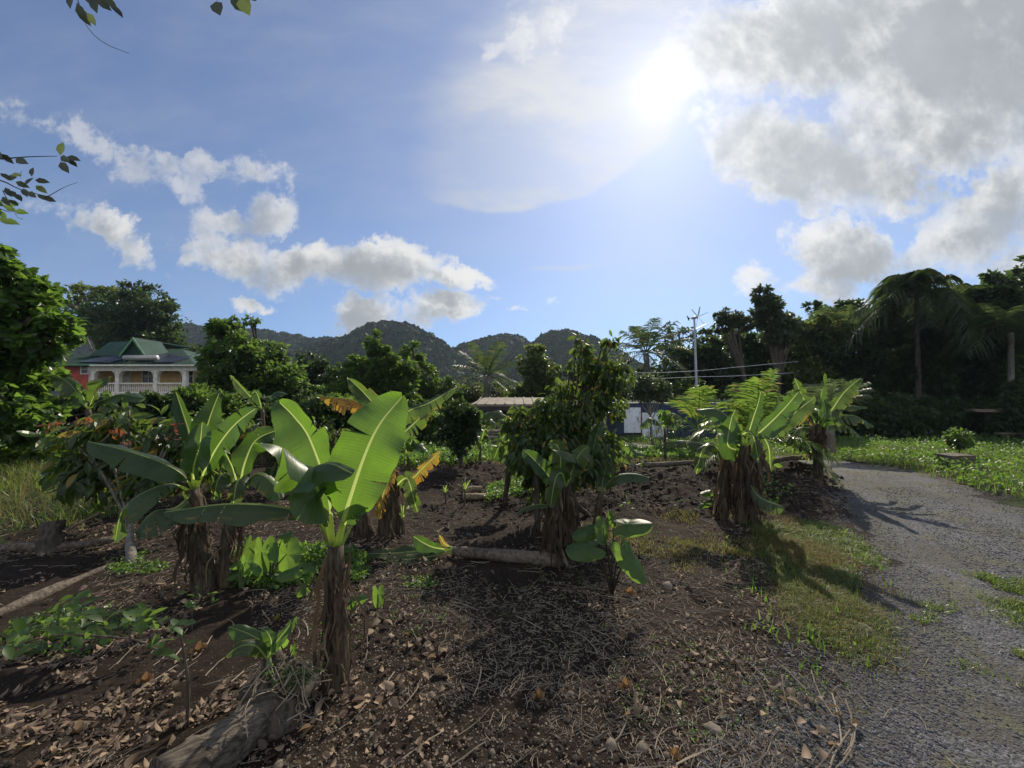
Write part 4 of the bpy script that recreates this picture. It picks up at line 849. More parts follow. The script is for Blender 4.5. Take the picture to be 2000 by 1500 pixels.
palm('young coconut palm with dry yellowish lower fronds in front of the wind turbine pole', (1362, 872), 12.0, (1364, 838),
     [(85, 40, 1, .7), (-85, 42, 1, .75), (15, 75, .9, .25), (-20, 72, .95, .3), (60, 60, .9, .4), (-60, 58, 1, .45), (120, 30, .8, .8), (-130, 35, .9, .8), (180, 65, 1, .4), (-75, 20, 1, .8), (70, 22, .9, .8), (35, 15, .7, .8), (-35, 10, .7, .8)],
     'palmy', .13, .55, 4, L=1.9, n=46, hang=.35)
palm('lone dark coconut palm in the gap between the middle and right hills', (958, 795), 27, (952, 735), crownset(20, 5, -35, 70), 'palm', .26, .95, 5, L=3.0, n=44)
palm('tall coconut palm with fanned upright fronds left of the wind turbine', (1262, 800), 27, (1262, 690), crownset(22, 6, -25, 75), 'palm', .22, 1.0, 6, L=3.3, n=44, windy=(.05, 0, -.05))
palm('tall windswept coconut palm with a rounded drooping head above the dark tree line', (1795, 830), 22, (1790, 582), [(a, e, k, q * 1.7) for a, e, k, q in crownset(30, 7, 0, 88)], 'palm', .12, 1.15, 7, L=2.9, n=66, windy=(-.20, 0, -.16), hang=.9, bark='bark')
palm('windswept coconut palm right beside the tallest palm, its fronds blown upward and right', (1905, 835), 22, (1895, 618), crownset(20, 8, 0, 85), 'palm', .12, 1.1, 8, L=2.5, n=56, windy=(-.15, 0, -.1), hang=.8)
palm('half hidden coconut palm, thin fronds poking out of the canopy left of the tallest', (1660, 830), 25, (1655, 655), crownset(16, 9, -10, 75), 'palm', .15, 1.0, 9, L=3.2, n=44, windy=(-.18, 0, -.1), hang=.7)
palm('coconut palm at the far right edge with pale arching fronds against the dark trees', (1985, 840), 19, (1975, 650), crownset(16, 10, -10, 70), 'palm', .12, 1.0, 10, L=2.3, n=50, windy=(-.12, 0, -.1), hang=.7)
palm('short dark palm with leaves like a feather duster behind the roadside banana', (1620, 850), 11.5, (1620, 815), [(a, e, 1, .35) for a, e in ((80, 55), (55, 62), (100, 45), (-80, 50), (-60, 60), (20, 70), (180, 65), (-20, 75), (120, 55))], 'grey', .12, .5, 11, L=1.7, n=46, name='palm_tree', group='small palms')

# ------------------------------------------------------------ trees: left side
GT = 'garden and forest trees'
tree('broadleaf_tree', 'large glossy bright green tree at the left edge reaching above the house roof', 'tree', (10, 9.0),
     [(15, 560, 60, 75), (60, 620, 60, 65), (10, 700, 80, 95), (95, 665, 40, 45), (120, 655, 26, 26), (5, 800, 75, 95), (-90, 650, 120, 160), (35, 740, 36, 45), (-30, 500, 40, 30), (30, 870, 50, 50)],
     9.0, 'bright', .20, 17000, T_ROUND, trunk_r=.2, group=GT, clumps=30, spread=.26)
tree('rain_tree', 'spreading flat-topped tree with thin lacy foliage behind the left end of the roof', 'tree', (175, 50),
     [(170, 572, 48, 17), (225, 578, 45, 18), (150, 600, 35, 14), (185, 625, 35, 25), (215, 650, 40, 25)], 50, 'olive', .55, 3600, T_KITE, trunk_r=.3, group=GT, clumps=30, spread=.35, bark='barkp')
tree('broadleaf_tree', 'massive dark round tree rising behind the green-roofed house', 'tree', (255, 46),
     [(250, 610, 60, 45), (215, 640, 50, 50), (300, 640, 50, 60), (320, 680, 40, 45), (265, 670, 70, 45), (248, 568, 20, 18), (290, 585, 35, 30), (355, 700, 30, 35), (300, 600, 40, 35)], 46, 'dark', .5, 12000, T_KITE, trunk_r=.5, group=GT, clumps=36, spread=.28)
tree('broadleaf_tree', 'bushy tree with yellow-green tips hiding the right end of the veranda', 'tree', (430, 19),
     [(432, 650, 34, 32), (430, 700, 36, 38), (455, 690, 46, 45), (420, 765, 40, 36), (460, 750, 70, 50), (420, 800, 60, 40)], 19, 'mid', .26, 12000, T_OVAL, trunk_r=.2, group=GT, clumps=34, spread=.28)
tree('broadleaf_tree', 'tree with a thin umbrella-like top shoot in front of the long ridge', 'tree', (515, 20),
     [(497, 628, 22, 8), (525, 690, 35, 30), (500, 720, 50, 40), (545, 740, 45, 50), (520, 790, 60, 45)], 20, 'mid', .26, 9000, T_OVAL, trunk_r=.17, group=GT, clumps=30, spread=.3)
tree('broadleaf_tree', 'low dark tree filling the dip left of the pyramid-shaped tree', 'tree', (600, 24),
     [(590, 720, 45, 25), (630, 735, 40, 25), (600, 770, 70, 45), (560, 800, 60, 40), (650, 790, 50, 40)], 24, 'dark', .28, 8500, T_OVAL, trunk_r=.2, group=GT, clumps=32, spread=.28)
tree('broadleaf_tree', 'pyramid-shaped tree with a pointed top in front of the middle hill', 'tree', (745, 20),
     [(745, 670, 22, 26), (740, 700, 40, 30), (720, 735, 55, 40), (770, 730, 45, 40), (700, 780, 70, 45), (765, 785, 70, 45), (690, 720, 16, 14)], 20, 'mid', .26, 14000, T_OVAL, trunk_r=.22, group=GT, clumps=34, spread=.27)
tree('broadleaf_tree', 'round tree stepping down right of the pyramid-shaped tree', 'tree', (830, 24),
     [(800, 700, 25, 25), (825, 735, 35, 30), (850, 765, 40, 35), (815, 790, 50, 35), (870, 800, 40, 30)], 24, 'mid', .26, 8000, T_OVAL, trunk_r=.2, group=GT, clumps=30, spread=.28)
tree('shrub_tree', 'dense dark shrubby tree on a thin stem left of the timber shelter', 'tree', (902, 8.3),
     [(898, 808, 33, 30), (885, 838, 26, 24), (915, 838, 26, 24), (900, 865, 26, 22)], 8.3, 'dark', .10, 5000, T_OVAL, trunk_r=.05, group=GT, clumps=30, spread=.3)
tree('broadleaf_tree', 'pale green conical tree on a white stem in front of the steep right hill', 'tree', (1055, 26),
     [(1050, 690, 20, 22), (1048, 720, 34, 28), (1050, 752, 42, 30), (1020, 770, 30, 25), (1085, 765, 35, 28)], 26, 'olive', .30, 8000, T_OVAL, trunk_r=.14, group=GT, clumps=32, spread=.28, bark='barkp')
tree('broadleaf_tree', 'low bushy tree behind the timber shelter roof', 'tree', (990, 30), [(985, 770, 40, 22), (930, 778, 50, 25), (890, 770, 45, 25)], 30, 'olive', .30, 4200, T_OVAL, trunk_r=.15, group=GT, clumps=30)
tree('broadleaf_tree', 'low dark bush filling the gap left of the tall fanned palm', 'tree', (1150, 28), [(1130, 745, 55, 28), (1190, 745, 60, 35), (1160, 775, 90, 25), (1100, 760, 40, 25)], 28, 'dark', .30, 6000, T_OVAL, trunk_r=.15, group=GT, clumps=30)
tree('small_tree', 'small airy tree on a slim leaning stem in front of the white shed doors', 'tree', (1274, 14),
     [(1268, 750, 34, 18), (1262, 772, 30, 14), (1290, 768, 20, 16), (1252, 760, 20, 14)], 14, 'grey', .13, 2600, T_OVAL, trunk_r=.05, group=GT, clumps=30, spread=.28, bark='barkp')
# understorey masses on the left
HB = 'bushes of the left hedge'
for lb, bx, dd, bl, mt, nn in [
    ('dark glossy bush below the red house wall', (140, 12), 12, [(130, 795, 55, 28), (60, 830, 60, 50), (200, 800, 50, 30), (260, 805, 50, 34), (310, 800, 45, 34)], 'dark', 9500),
    ('light-speckled bush right of the veranda balusters', (400, 13), 12.5, [(380, 800, 60, 45), (440, 820, 60, 45), (330, 810, 50, 30), (420, 860, 60, 40)], 'mid', 8500),
    ('dark bush between the dying orange leaf and the veranda bush', (560, 12), 11.5, [(540, 830, 60, 45), (610, 820, 60, 50), (580, 870, 70, 40), (500, 870, 50, 35)], 'dark', 8500),
    ('glinting bush behind the top of the huge banana leaf', (690, 12), 12, [(680, 820, 60, 50), (740, 830, 50, 50), (700, 870, 70, 35)], 'mid', 8500),
    ('rounded bush left of the dense dark shrubby tree', (830, 14), 13.5, [(820, 830, 45, 35), (850, 850, 45, 30), (790, 850, 40, 30)], 'mid', 5000)]:
    tree('bush', lb, 'bush', bx, bl, dd, mt, .17, nn, T_OVAL, trunk_r=.06, group=HB, clumps=30, spread=.32)

# ------------------------------------------------------------ cacao trees
CG = 'cacao trees'
tree('cacao_tree', 'tall cacao tree with two leafy tops against the sky in the middle of the plot', 'cacao tree', (1150, 5.2),
     [(1085, 845, 88, 66), (1040, 875, 62, 58), (1120, 895, 88, 66), (1175, 880, 42, 60), (1120, 785, 65, 45), (1180, 785, 38, 42), (1080, 940, 60, 40), (1145, 715, 30, 30), (1190, 720, 35, 30), (1135, 675, 16, 18), (1190, 662, 11, 12), (1210, 740, 20, 25), (1080, 930, 50, 40), (1040, 820, 30, 22)],
     4.9, 'cacao', .125, 6600, T_LONG, trunk_r=.036, group=CG, clumps=19, spread=.42, droop=1.0, depth_r=.9, seed=21)
tree('cacao_tree', 'wide cacao tree at the left with red young leaves and a bare mottled trunk', 'cacao tree', (268, 3.75, 1100),
     [(160, 860, 60, 45), (240, 840, 60, 40), (200, 930, 55, 45), (290, 880, 60, 45), (330, 850, 55, 35), (310, 930, 60, 40), (250, 900, 60, 50), (380, 900, 45, 45), (150, 920, 35, 35)],
     4.6, 'cacao', .19, 1500, T_LONG, trunk_r=.04, group=CG, clumps=12, spread=.5, droop=1.1, bark='barkp', seed=22)
tree('cacao_tree', 'cacao tree behind the left banana plants, showing through their leaves', 'cacao tree', (470, 6.5),
     [(430, 860, 60, 40), (500, 850, 55, 40), (380, 840, 45, 35), (560, 900, 45, 35), (460, 910, 60, 35)], 6.5, 'cacao', .17, 1900, T_LONG, trunk_r=.05, group=CG, clumps=12, spread=.45, droop=1.0, seed=23)
tree('cacao_tree', 'cacao tree between the huge banana leaf and the yellow-leaved plant', 'cacao tree', (640, 8.0),
     [(630, 870, 50, 40), (600, 900, 45, 35), (690, 900, 40, 40), (740, 880, 40, 35)], 8.0, 'cacao', .17, 1700, T_LONG, trunk_r=.05, group=CG, clumps=12, spread=.45, droop=1.0, seed=24)
for i, (px, py, lb) in enumerate([(108, 825, 'faded orange flush of young leaves at the far left of the wide cacao tree'), (164, 818, 'upright orange-red flush of young leaves near the top of the wide cacao tree'), (226, 842, 'pair of small red young leaves in the middle of the wide cacao tree'),
                              (243, 866, 'orange flush of young leaves just above the long drooping banana leaf'), (351, 822, 'bright red flush of young leaves highest on the right side of the wide cacao tree'), (342, 845, 'small red flush hanging below the bright red one')]):
    g = np.random.default_rng(400 + i); c = P(px, py, 4.15); n = (18, 12, 7, 9, 14, 7)[i]; dv = g.normal(size=(n, 3)) * [.5, .5, .3] + [0, 0, -.8]
    o = thing('young_leaf_flush', lb, 'leaf flush', c, 'red young leaf flushes'); V, F = leaves(c + g.normal(size=(n, 3)) * (.03, .03, .03), dv, .075 * g.uniform(.7, 1.2, n), T_LONG, i); mesh('leaves', V, F, M['red'], o)

# ------------------------------------------------------------ trees: right side wall
RT = 'trees of the right forest edge'
right = [
    ('leafless-looking open tree with fine sky gaps right of the fanned palm', 1330, 30, [(1325, 655, 35, 20), (1355, 680, 35, 25), (1310, 690, 30, 30), (1350, 720, 50, 30), (1300, 740, 50, 30)], 'dark', .26, 3800),
    ('broad dark tree behind the wind turbine pole', 1400, 29, [(1390, 700, 45, 35), (1420, 690, 40, 35), (1370, 750, 60, 40), (1430, 750, 50, 40)], 'dark', .36, 8500),
    ('spindly tree with a small round head leaning left over the turbine', 1500, 24, [(1425, 625, 26, 18), (1450, 632, 24, 15), (1410, 640, 18, 10)], 'grey', .22, 2400),
    ('tall tree with layered airy crown, highest point of the middle tree line', 1520, 24, [(1490, 580, 22, 18), (1515, 600, 28, 20), (1500, 625, 30, 22), (1535, 630, 20, 22), (1485, 610, 16, 14), (1520, 660, 35, 25)], 'grey', .26, 6500),
    ('dark tree below the airy-crowned one', 1470, 26, [(1470, 680, 50, 30), (1500, 710, 60, 40), (1450, 740, 50, 50), (1520, 770, 60, 50)], 'dark', .34, 9000),
    ('rounded mid-height tree just right of the airy-crowned one', 1590, 25, [(1575, 640, 40, 28), (1610, 650, 35, 25), (1590, 690, 60, 45), (1560, 740, 50, 50)], 'olive', .30, 9000),
    ('dark tree under the half hidden palm fronds', 1670, 24, [(1650, 690, 50, 40), (1700, 670, 50, 40), (1680, 740, 70, 50), (1640, 780, 60, 50)], 'dark', .34, 10000),
    ('dark tree at the foot of the tallest palm', 1760, 23, [(1740, 640, 50, 35), (1770, 690, 60, 50), (1740, 760, 70, 50), (1810, 720, 50, 50)], 'dark', .34, 10000),
    ('dense tree between the two tallest palms', 1850, 23, [(1840, 640, 45, 40), (1870, 690, 60, 50), (1850, 760, 70, 50)], 'dark', .34, 9000),
    ('tall dark tree at the right border, its top higher than the palms', 1980, 21, [(1985, 545, 50, 35), (1960, 590, 45, 40), (2030, 580, 70, 70), (1975, 650, 60, 55), (1950, 720, 60, 55)], 'dark', .30, 14000),
    ('wide dark background tree filling the skyline left of the airy-crowned one', 1420, 33, [(1330, 720, 70, 50), (1410, 690, 70, 45), (1480, 670, 60, 40), (1400, 760, 110, 50)], 'dark', .38, 11000),
    ('wide dark background tree filling the skyline right of the airy-crowned one', 1600, 32, [(1550, 665, 60, 40), (1620, 640, 60, 40), (1690, 625, 60, 40), (1600, 740, 110, 60)], 'dark', .38, 12000),
    ('wide dark background tree behind the tallest palm', 1800, 30, [(1740, 620, 55, 40), (1800, 625, 60, 40), (1870, 610, 60, 45), (1800, 720, 120, 70)], 'dark', .38, 13000),
    ('wide dark background tree behind the right border tree', 1960, 29, [(1920, 600, 50, 50), (1990, 600, 60, 60), (1930, 690, 90, 80), (2080, 640, 90, 110)], 'dark', .38, 13000),
    ('dark lower tree at the right border behind the table', 1940, 22, [(1920, 740, 60, 50), (1970, 770, 60, 50), (1900, 790, 50, 35), (2060, 720, 90, 100)], 'dark', .34, 10000)]
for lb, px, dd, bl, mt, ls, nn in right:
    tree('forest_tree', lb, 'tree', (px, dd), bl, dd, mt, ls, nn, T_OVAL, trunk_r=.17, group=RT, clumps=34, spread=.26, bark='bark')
RB = 'undergrowth bushes of the right forest edge'
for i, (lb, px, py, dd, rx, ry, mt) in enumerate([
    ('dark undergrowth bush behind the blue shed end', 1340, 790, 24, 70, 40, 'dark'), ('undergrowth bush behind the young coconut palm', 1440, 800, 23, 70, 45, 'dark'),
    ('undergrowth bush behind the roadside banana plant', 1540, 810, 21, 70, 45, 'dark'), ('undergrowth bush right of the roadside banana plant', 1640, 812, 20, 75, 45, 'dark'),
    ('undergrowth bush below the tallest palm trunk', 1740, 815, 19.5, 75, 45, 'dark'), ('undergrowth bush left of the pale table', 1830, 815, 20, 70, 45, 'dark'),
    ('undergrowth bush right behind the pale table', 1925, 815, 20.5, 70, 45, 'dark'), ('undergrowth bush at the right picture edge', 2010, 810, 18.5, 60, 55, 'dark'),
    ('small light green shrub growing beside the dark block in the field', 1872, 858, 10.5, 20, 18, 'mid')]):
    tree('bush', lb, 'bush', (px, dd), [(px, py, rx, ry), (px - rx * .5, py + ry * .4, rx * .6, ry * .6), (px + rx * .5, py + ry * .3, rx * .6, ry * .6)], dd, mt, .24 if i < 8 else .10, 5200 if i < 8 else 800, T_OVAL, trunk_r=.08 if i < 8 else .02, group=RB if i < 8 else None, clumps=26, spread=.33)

# ------------------------------------------------------------ branches hanging into the frame from a tree beside the camera
OB = 'leafy branch ends reaching into the top left'
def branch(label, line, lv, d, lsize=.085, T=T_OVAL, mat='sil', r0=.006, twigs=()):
    pts = [P(x, y, d + k * .04) for k, (x, y) in enumerate(line)]; o = thing('tree_branch', label, 'branch', pts[0], OB)
    ps = [tube(catmull(pts, 12), np.linspace(r0, r0 * .3, 12), 5)] + [tube(catmull([P(x, y, d + .1) for x, y in tw], 8), np.linspace(r0 * .45, r0 * .2, 8), 4) for tw in twigs]
    V, F = join(ps); mesh('twig', V, F, M['bark'], o); g = np.random.default_rng(len(line) * 7 + abs(int(line[0][0])))
    if lv:
        pos = np.array([P(a, b, d + .1 + g.uniform(-.1, .1)) for a, b, *_ in lv]); dr = np.array([[q[2], g.uniform(-.3, .3), -q[3]] for q in lv], float)
        V, F = leaves(pos, dr, lsize * 1.2 * g.uniform(.85, 1.15, len(lv)), T, 3, up=np.array([0, -1.0, .2]) + .35 * g.normal(size=pos.shape)); mesh('leaves', V, F, M[mat], o)
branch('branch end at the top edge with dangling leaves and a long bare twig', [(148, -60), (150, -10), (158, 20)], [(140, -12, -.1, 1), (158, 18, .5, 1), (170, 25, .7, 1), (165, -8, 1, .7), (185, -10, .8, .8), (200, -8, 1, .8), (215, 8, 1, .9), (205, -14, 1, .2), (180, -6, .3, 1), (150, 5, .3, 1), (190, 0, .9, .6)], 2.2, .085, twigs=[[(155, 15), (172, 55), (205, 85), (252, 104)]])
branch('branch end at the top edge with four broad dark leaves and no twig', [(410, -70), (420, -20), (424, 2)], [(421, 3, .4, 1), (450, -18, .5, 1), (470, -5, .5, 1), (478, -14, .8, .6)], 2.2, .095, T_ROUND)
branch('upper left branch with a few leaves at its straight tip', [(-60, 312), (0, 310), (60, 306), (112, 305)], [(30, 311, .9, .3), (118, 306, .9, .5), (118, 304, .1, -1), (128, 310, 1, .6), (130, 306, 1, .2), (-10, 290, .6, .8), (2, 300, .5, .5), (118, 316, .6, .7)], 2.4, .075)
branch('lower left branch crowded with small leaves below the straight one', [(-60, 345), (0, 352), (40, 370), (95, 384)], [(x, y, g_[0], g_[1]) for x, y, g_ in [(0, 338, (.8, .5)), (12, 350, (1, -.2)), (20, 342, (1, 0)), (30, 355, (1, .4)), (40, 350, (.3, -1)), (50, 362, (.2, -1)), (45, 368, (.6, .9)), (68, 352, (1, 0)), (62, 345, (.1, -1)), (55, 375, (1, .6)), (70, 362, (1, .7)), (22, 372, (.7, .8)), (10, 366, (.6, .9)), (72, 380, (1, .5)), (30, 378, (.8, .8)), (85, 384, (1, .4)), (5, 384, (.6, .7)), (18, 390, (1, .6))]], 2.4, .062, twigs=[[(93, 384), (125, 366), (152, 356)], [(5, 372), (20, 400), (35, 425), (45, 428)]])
branch('bright green branch end at the left edge, lowest of the hanging ones', [(-50, 400), (-10, 405), (20, 415)], [(x, y, a, b) for x, y, a, b in [(-5, 392, .8, .6), (5, 400, 1, .4), (12, 406, 1, .3), (0, 412, .7, .8), (-2, 425, .8, .4), (8, 428, 1, .3), (14, 395, 1, .2), (28, 412, .9, .1), (-8, 405, .5, .9)]], 2.5, .07, mat='mid')

# ------------------------------------------------------------ house
def T2(name, parts, mat, parent): V, F = join(parts); return mesh(name, V, F, mat, parent, smooth=False)
M['redwall'] = plainmat('red_render', (.50, .10, .07), .85, .3, 1.5, dirt=(.24, .07, .05))
M['ochre'] = plainmat('ochre_render', (.66, .42, .18), .85, .2, 1.5)
M['whitewall'] = plainmat('white_paint', (.80, .74, .65), .7, .15, 2.5, dirt=(.28, .25, .22))
M['roofg'] = plainmat('green_roof_sheet', (.030, .075, .058), .85, .25, 1.2, dirt=(.05, .10, .07))
M['trimg'] = plainmat('green_trim', (.10, .26, .12), .6)
M['gabled'] = plainmat('dark_green_boards', (.012, .045, .028), .8)
M['glassd'] = plainmat('dark_window', (.012, .014, .018), .15)
M['panel'] = plainmat('solar_panel', (.045, .045, .075), .25, .2, 6)
M['steel'] = plainmat('steel_tank', (.50, .46, .44), .35, .15, 6, metal=.4)
M['doorp'] = plainmat('cream_door', (.60, .56, .46), .6)
HD = 35.0; hb = P(250, 780, HD); hb[2] = G0(hb[0], hb[1]) - .1
house = thing('house', 'red and white two-level house with green metal roof, arched veranda and a small gable', 'house', hb)
def HX(px): return (px - 1000) / FPX * HD
def HZ(py): return P(1000, py, HD)[2]
gz0 = hb[2]; xr0, xr1 = HX(118), HX(183); xv0, xv1 = HX(183), HX(366); zf, ze = HZ(768), HZ(713); yF = HD
def hbx(x0, x1, y0, y1, z0, z1): return box(((x0 + x1) / 2, (y0 + y1) / 2, (z0 + z1) / 2), (x1 - x0, y1 - y0, z1 - z0))
wl = T2('wall', [hbx(xr0, xr1, yF, yF + 9, gz0, ze)], M['redwall'], house); wl['label'] = 'red rendered wall'
wl = T2('wall', [hbx(xr1 + .01, xv1 - 1.2, yF + 1.9, yF + 9, gz0, ze - .02)], M['ochre'], house); wl['label'] = 'ochre veranda wall'
T2('veranda_floor', [hbx(xr1 + .02, xv1 + .1, yF - .35, yF + 1.88, zf - .35, zf - .02), hbx(xr1 + .02, xv1, yF - .2, yF - .0, gz0, zf - .36)], M['whitewall'], house)
cols = [HX(183) + .15, HX(234), HX(308), HX(364)]; parts = []
for x in cols:
    cw = .17; T2('column', [hbx(x - cw, x + cw, yF - .3, yF + .02, zf, ze - .55)], M['whitewall'], house)
beam = [hbx(cols[0] - .3, cols[-1] + .9, yF - .34, yF + .04, ze - .55, ze - .1)]
for a, b in zip(cols[:-1], cols[1:]):           # rounded haunches turn each bay into a flat arch
    for sx, x0 in ((1, a + .21), (-1, b - .21)):
        th = np.linspace(0, math.pi / 2, 7); rr = .42; pr = [(x0, ze - .55)] + [(x0 + sx * (rr - rr * math.cos(t)), ze - .55 - rr + rr * math.sin(t)) for t in th]
        n = len(pr); V = np.array([[x, y, z] for y in (yF - .32, yF + .0) for x, z in pr]); F = [[0, i, i + 1] for i in range(1, n - 1)] + [[n, n + i + 1, n + i] for i in range(1, n - 1)]
        Q = [[i, i + 1, n + i + 1, n + i] for i in range(n - 1)]; beam.append((V, [np.array(F), np.array(Q)]))
T2('wall', [hbx(xr1 + .012, xr1 + .05, yF + .06, yF + 1.89, zf, ze - .02)], M['ochre'], house)['label'] = 'ochre end wall of the veranda'
T2('arched_beam', beam, M['whitewall'], house)
ba = T2('balustrade', [hbx(cols[0], cols[-1], yF - .26, yF - .04, zf + .82, zf + .95), hbx(cols[0], cols[-1], yF - .26, yF - .04, zf + .0, zf + .10)], M['whitewall'], house)
nb = 44; prof = np.array([(.0, .05), (.12, .05), (.16, .03), (.3, .07), (.45, .05), (.65, .025), (.72, .045), (.76, .045)])
for k in range(nb):
    x = cols[0] + .3 + (cols[-1] - cols[0] - .6) * k / (nb - 1)
    if min(abs(x - c) for c in cols) < .28: continue
    V, F = tube(np.array([[x, yF - .15, zf + .1 + z * .95] for z, _ in prof]), prof[:, 1] * .95, 6, cap=False); mesh('baluster', V, F, M['whitewall'], ba)
for x0, x1 in ((HX(240), HX(265)), (HX(319), HX(343))):
    z0, z1 = HZ(746), HZ(720); yw = yF + 1.9
    wn = T2('window', [hbx(x0, x1, yw - .03, yw + .02, z0, z1)], M['glassd'], house)
    fr = [hbx(x0 - .05, x1 + .05, yw - .08, yw - .035, z0 - .06, z0), hbx(x0 - .05, x1 + .05, yw - .08, yw - .035, z1, z1 + .06), hbx(x0 - .06, x0, yw - .085, yw - .034, z0, z1), hbx(x1, x1 + .06, yw - .085, yw - .034, z0, z1), hbx((x0 + x1) / 2 - .04, (x0 + x1) / 2 + .04, yw - .085, yw - .035, z0 + .002, z1 - .002), hbx(x0, x1, yw - .075, yw - .038, z0 + (z1 - z0) * .5, z0 + (z1 - z0) * .5 + .05)]
    T2('window_frame', fr, M['whitewall'], wn)
wn = T2('window', [hbx(HX(159), HX(171), yF - .03, yF + .01, HZ(729), HZ(714))], M['glassd'], house)
x0, x1, z0, z1 = HX(159), HX(171), HZ(729), HZ(714)
T2('window_frame', [hbx(x0 - .1, x0, yF - .07, yF - .005, z0 - .1, z1 + .1), hbx(x1, x1 + .1, yF - .07, yF - .005, z0 - .1, z1 + .1), hbx(x0 + .002, x1 - .002, yF - .068, yF - .006, z1, z1 + .1), hbx(x0 + .002, x1 - .002, yF - .068, yF - .006, z0 - .1, z0), hbx(x0, x1, yF - .05, yF - .034, (z0 + z1) / 2 - .03, (z0 + z1) / 2 + .03)], M['whitewall'], wn)
T2('door', [hbx(HX(196), HX(217), yF + 1.84, yF + 1.89, zf, HZ(722))], M['doorp'], house)
V, F = tube([(HX(176), yF - .08, ze), (HX(175.5), yF - .08, gz0)], .05, 6); mesh('drain_pipe', V, F, M['whitewall'], house)
# roof: a low hip with a small cross gable
def poly(vs, thick=.08):
    v = np.array(vs, float); n = len(v); V = np.vstack([v, v - [0, 0, thick]]); F3 = [[0, i, i + 1] for i in range(1, n - 1)] + [[n, n + i + 1, n + i] for i in range(1, n - 1)]; Q = [[i, n + i, n + (i + 1) % n, (i + 1) % n] for i in range(n)]
    return V, [np.array(F3), np.array(Q)]
ex0, ex1, ey0, ey1, zr = HX(60), HX(394), yF - .8, yF + 10, HZ(669); rx0, rx1, ry = HX(120), HX(262), yF + 5
E = [(ex0, ey0, ze), (ex1, ey0, ze - .05), (ex1, ey1, ze), (ex0, ey1, ze)]; A, B = (rx0, ry, zr), (rx1, ry, zr)
seams = []
for k in range(46):                            # standing seams of the roof sheets on the front slope
    t = (k + .5) / 46; x = ex0 + (ex1 - ex0) * t; top = 1.0 if rx0 < x < rx1 else ((x - ex0) / (rx0 - ex0) if x <= rx0 else (ex1 - x) / (ex1 - rx1))
    p0 = np.array([x, ey0, ze + .03]); p1 = np.array([x, ey0 + (ry - ey0) * top, ze + (zr - ze) * top + .03]); seams.append(tube([p0, p1], .022, 4))
roof = T2('roof', [poly([E[0], E[1], B, A]), poly([E[1], E[2], B]), poly([E[2], E[3], A, B]), poly([E[3], E[0], A])] + seams, M['roofg'], house)
gx, gzt, gzb, gw, gy = HX(237), HZ(656), HZ(690), HX(262) - HX(237), yF + 1.2
T2('gable_roof', [poly([(gx, gy - .3, gzt), (gx, gy + 2.6, gzt), (gx - gw, gy + 2.6, gzb), (gx - gw, gy - .3, gzb)], .1), poly([(gx, gy - .3, gzt), (gx + gw, gy - .3, gzb), (gx + gw, gy + 2.6, gzb), (gx, gy + 2.6, gzt)], .1),
                  poly([(gx - .3, yF + 3.2, gzt + .02), (gx - .3, yF + 8, gzt + .02), (HX(140), yF + 8, gzt - .1), (HX(140), yF + 3.2, gzt - .1)], .1), poly([(gx - .3, yF + 3.15, gzt), (HX(140), yF + 3.15, gzt - .12), (HX(135), yF + 1.6, gzb), (gx - gw, yF + 1.6, gzb)], .08)], M['roofg'], roof)
V = np.array([[gx - gw * .9, gy, gzb], [gx + gw * .9, gy, gzb], [gx, gy, gzt - .14]]); mesh('gable_wall', np.vstack([V, V + [0, .15, 0]]), [np.array([[0, 1, 2], [3, 5, 4]]), np.array([[0, 3, 4, 1], [1, 4, 5, 2], [2, 5, 3, 0]])], M['gabled'], roof, smooth=False)
tr = []
for s in (-1, 1):
    a = np.array([gx, gy - .34, gzt + .03]); b = np.array([gx + s * gw * 1.03, gy - .34, gzb - .03]); tr.append(poly([a, b, b + [0, 0, -.26], a + [0, 0, -.30]] if s > 0 else [b, a, a + [0, 0, -.30], b + [0, 0, -.26]], .02)); v, f = tr[-1]; v[len(v) // 2:] = v[: len(v) // 2] + [0, .05, 0]
T2('barge_board', tr, M['trimg'], roof)
T2('gutter', [hbx(ex0, HX(192), ey0 - .12, ey0, ze - .12, ze + .02)], M['trimg'], roof)
T2('fascia', [hbx(HX(193), ex1, ey0 - .06, ey0 - .003, ze - .16, ze - .02)], M['whitewall'], roof)
def slope_panel(px0, px1, t0, t1, nm='solar_panel'):
    f = lambda x, t: (x, ey0 + (ry - ey0) * t, ze + (zr - ze) * t + .16); a, b = HX(px0), HX(px1)
    T2(nm, [poly([f(a, t0), f(b, t0), f(b - (b - a) * .1, t1), f(a + .1, t1)], .06)], M['panel'], house)
slope_panel(165, 207, .06, .50); slope_panel(208, 228, .04, .42); slope_panel(262, 300, .12, .55); slope_panel(302, 348, .05, .42)
V, F = tube([(HX(250), ey0 + .4, ze + .62), (HX(313), ey0 + .4, ze + .62)], .24, 12); tk = mesh('water_heater_tank', V, F, M['steel'], house)
for q_ in (256, 305): T2('tank_stand', [hbx(HX(q_), HX(q_ + 1.5), ey0 + .2, ey0 + .6, ze + .1, ze + .42)], M['gabled'], tk)

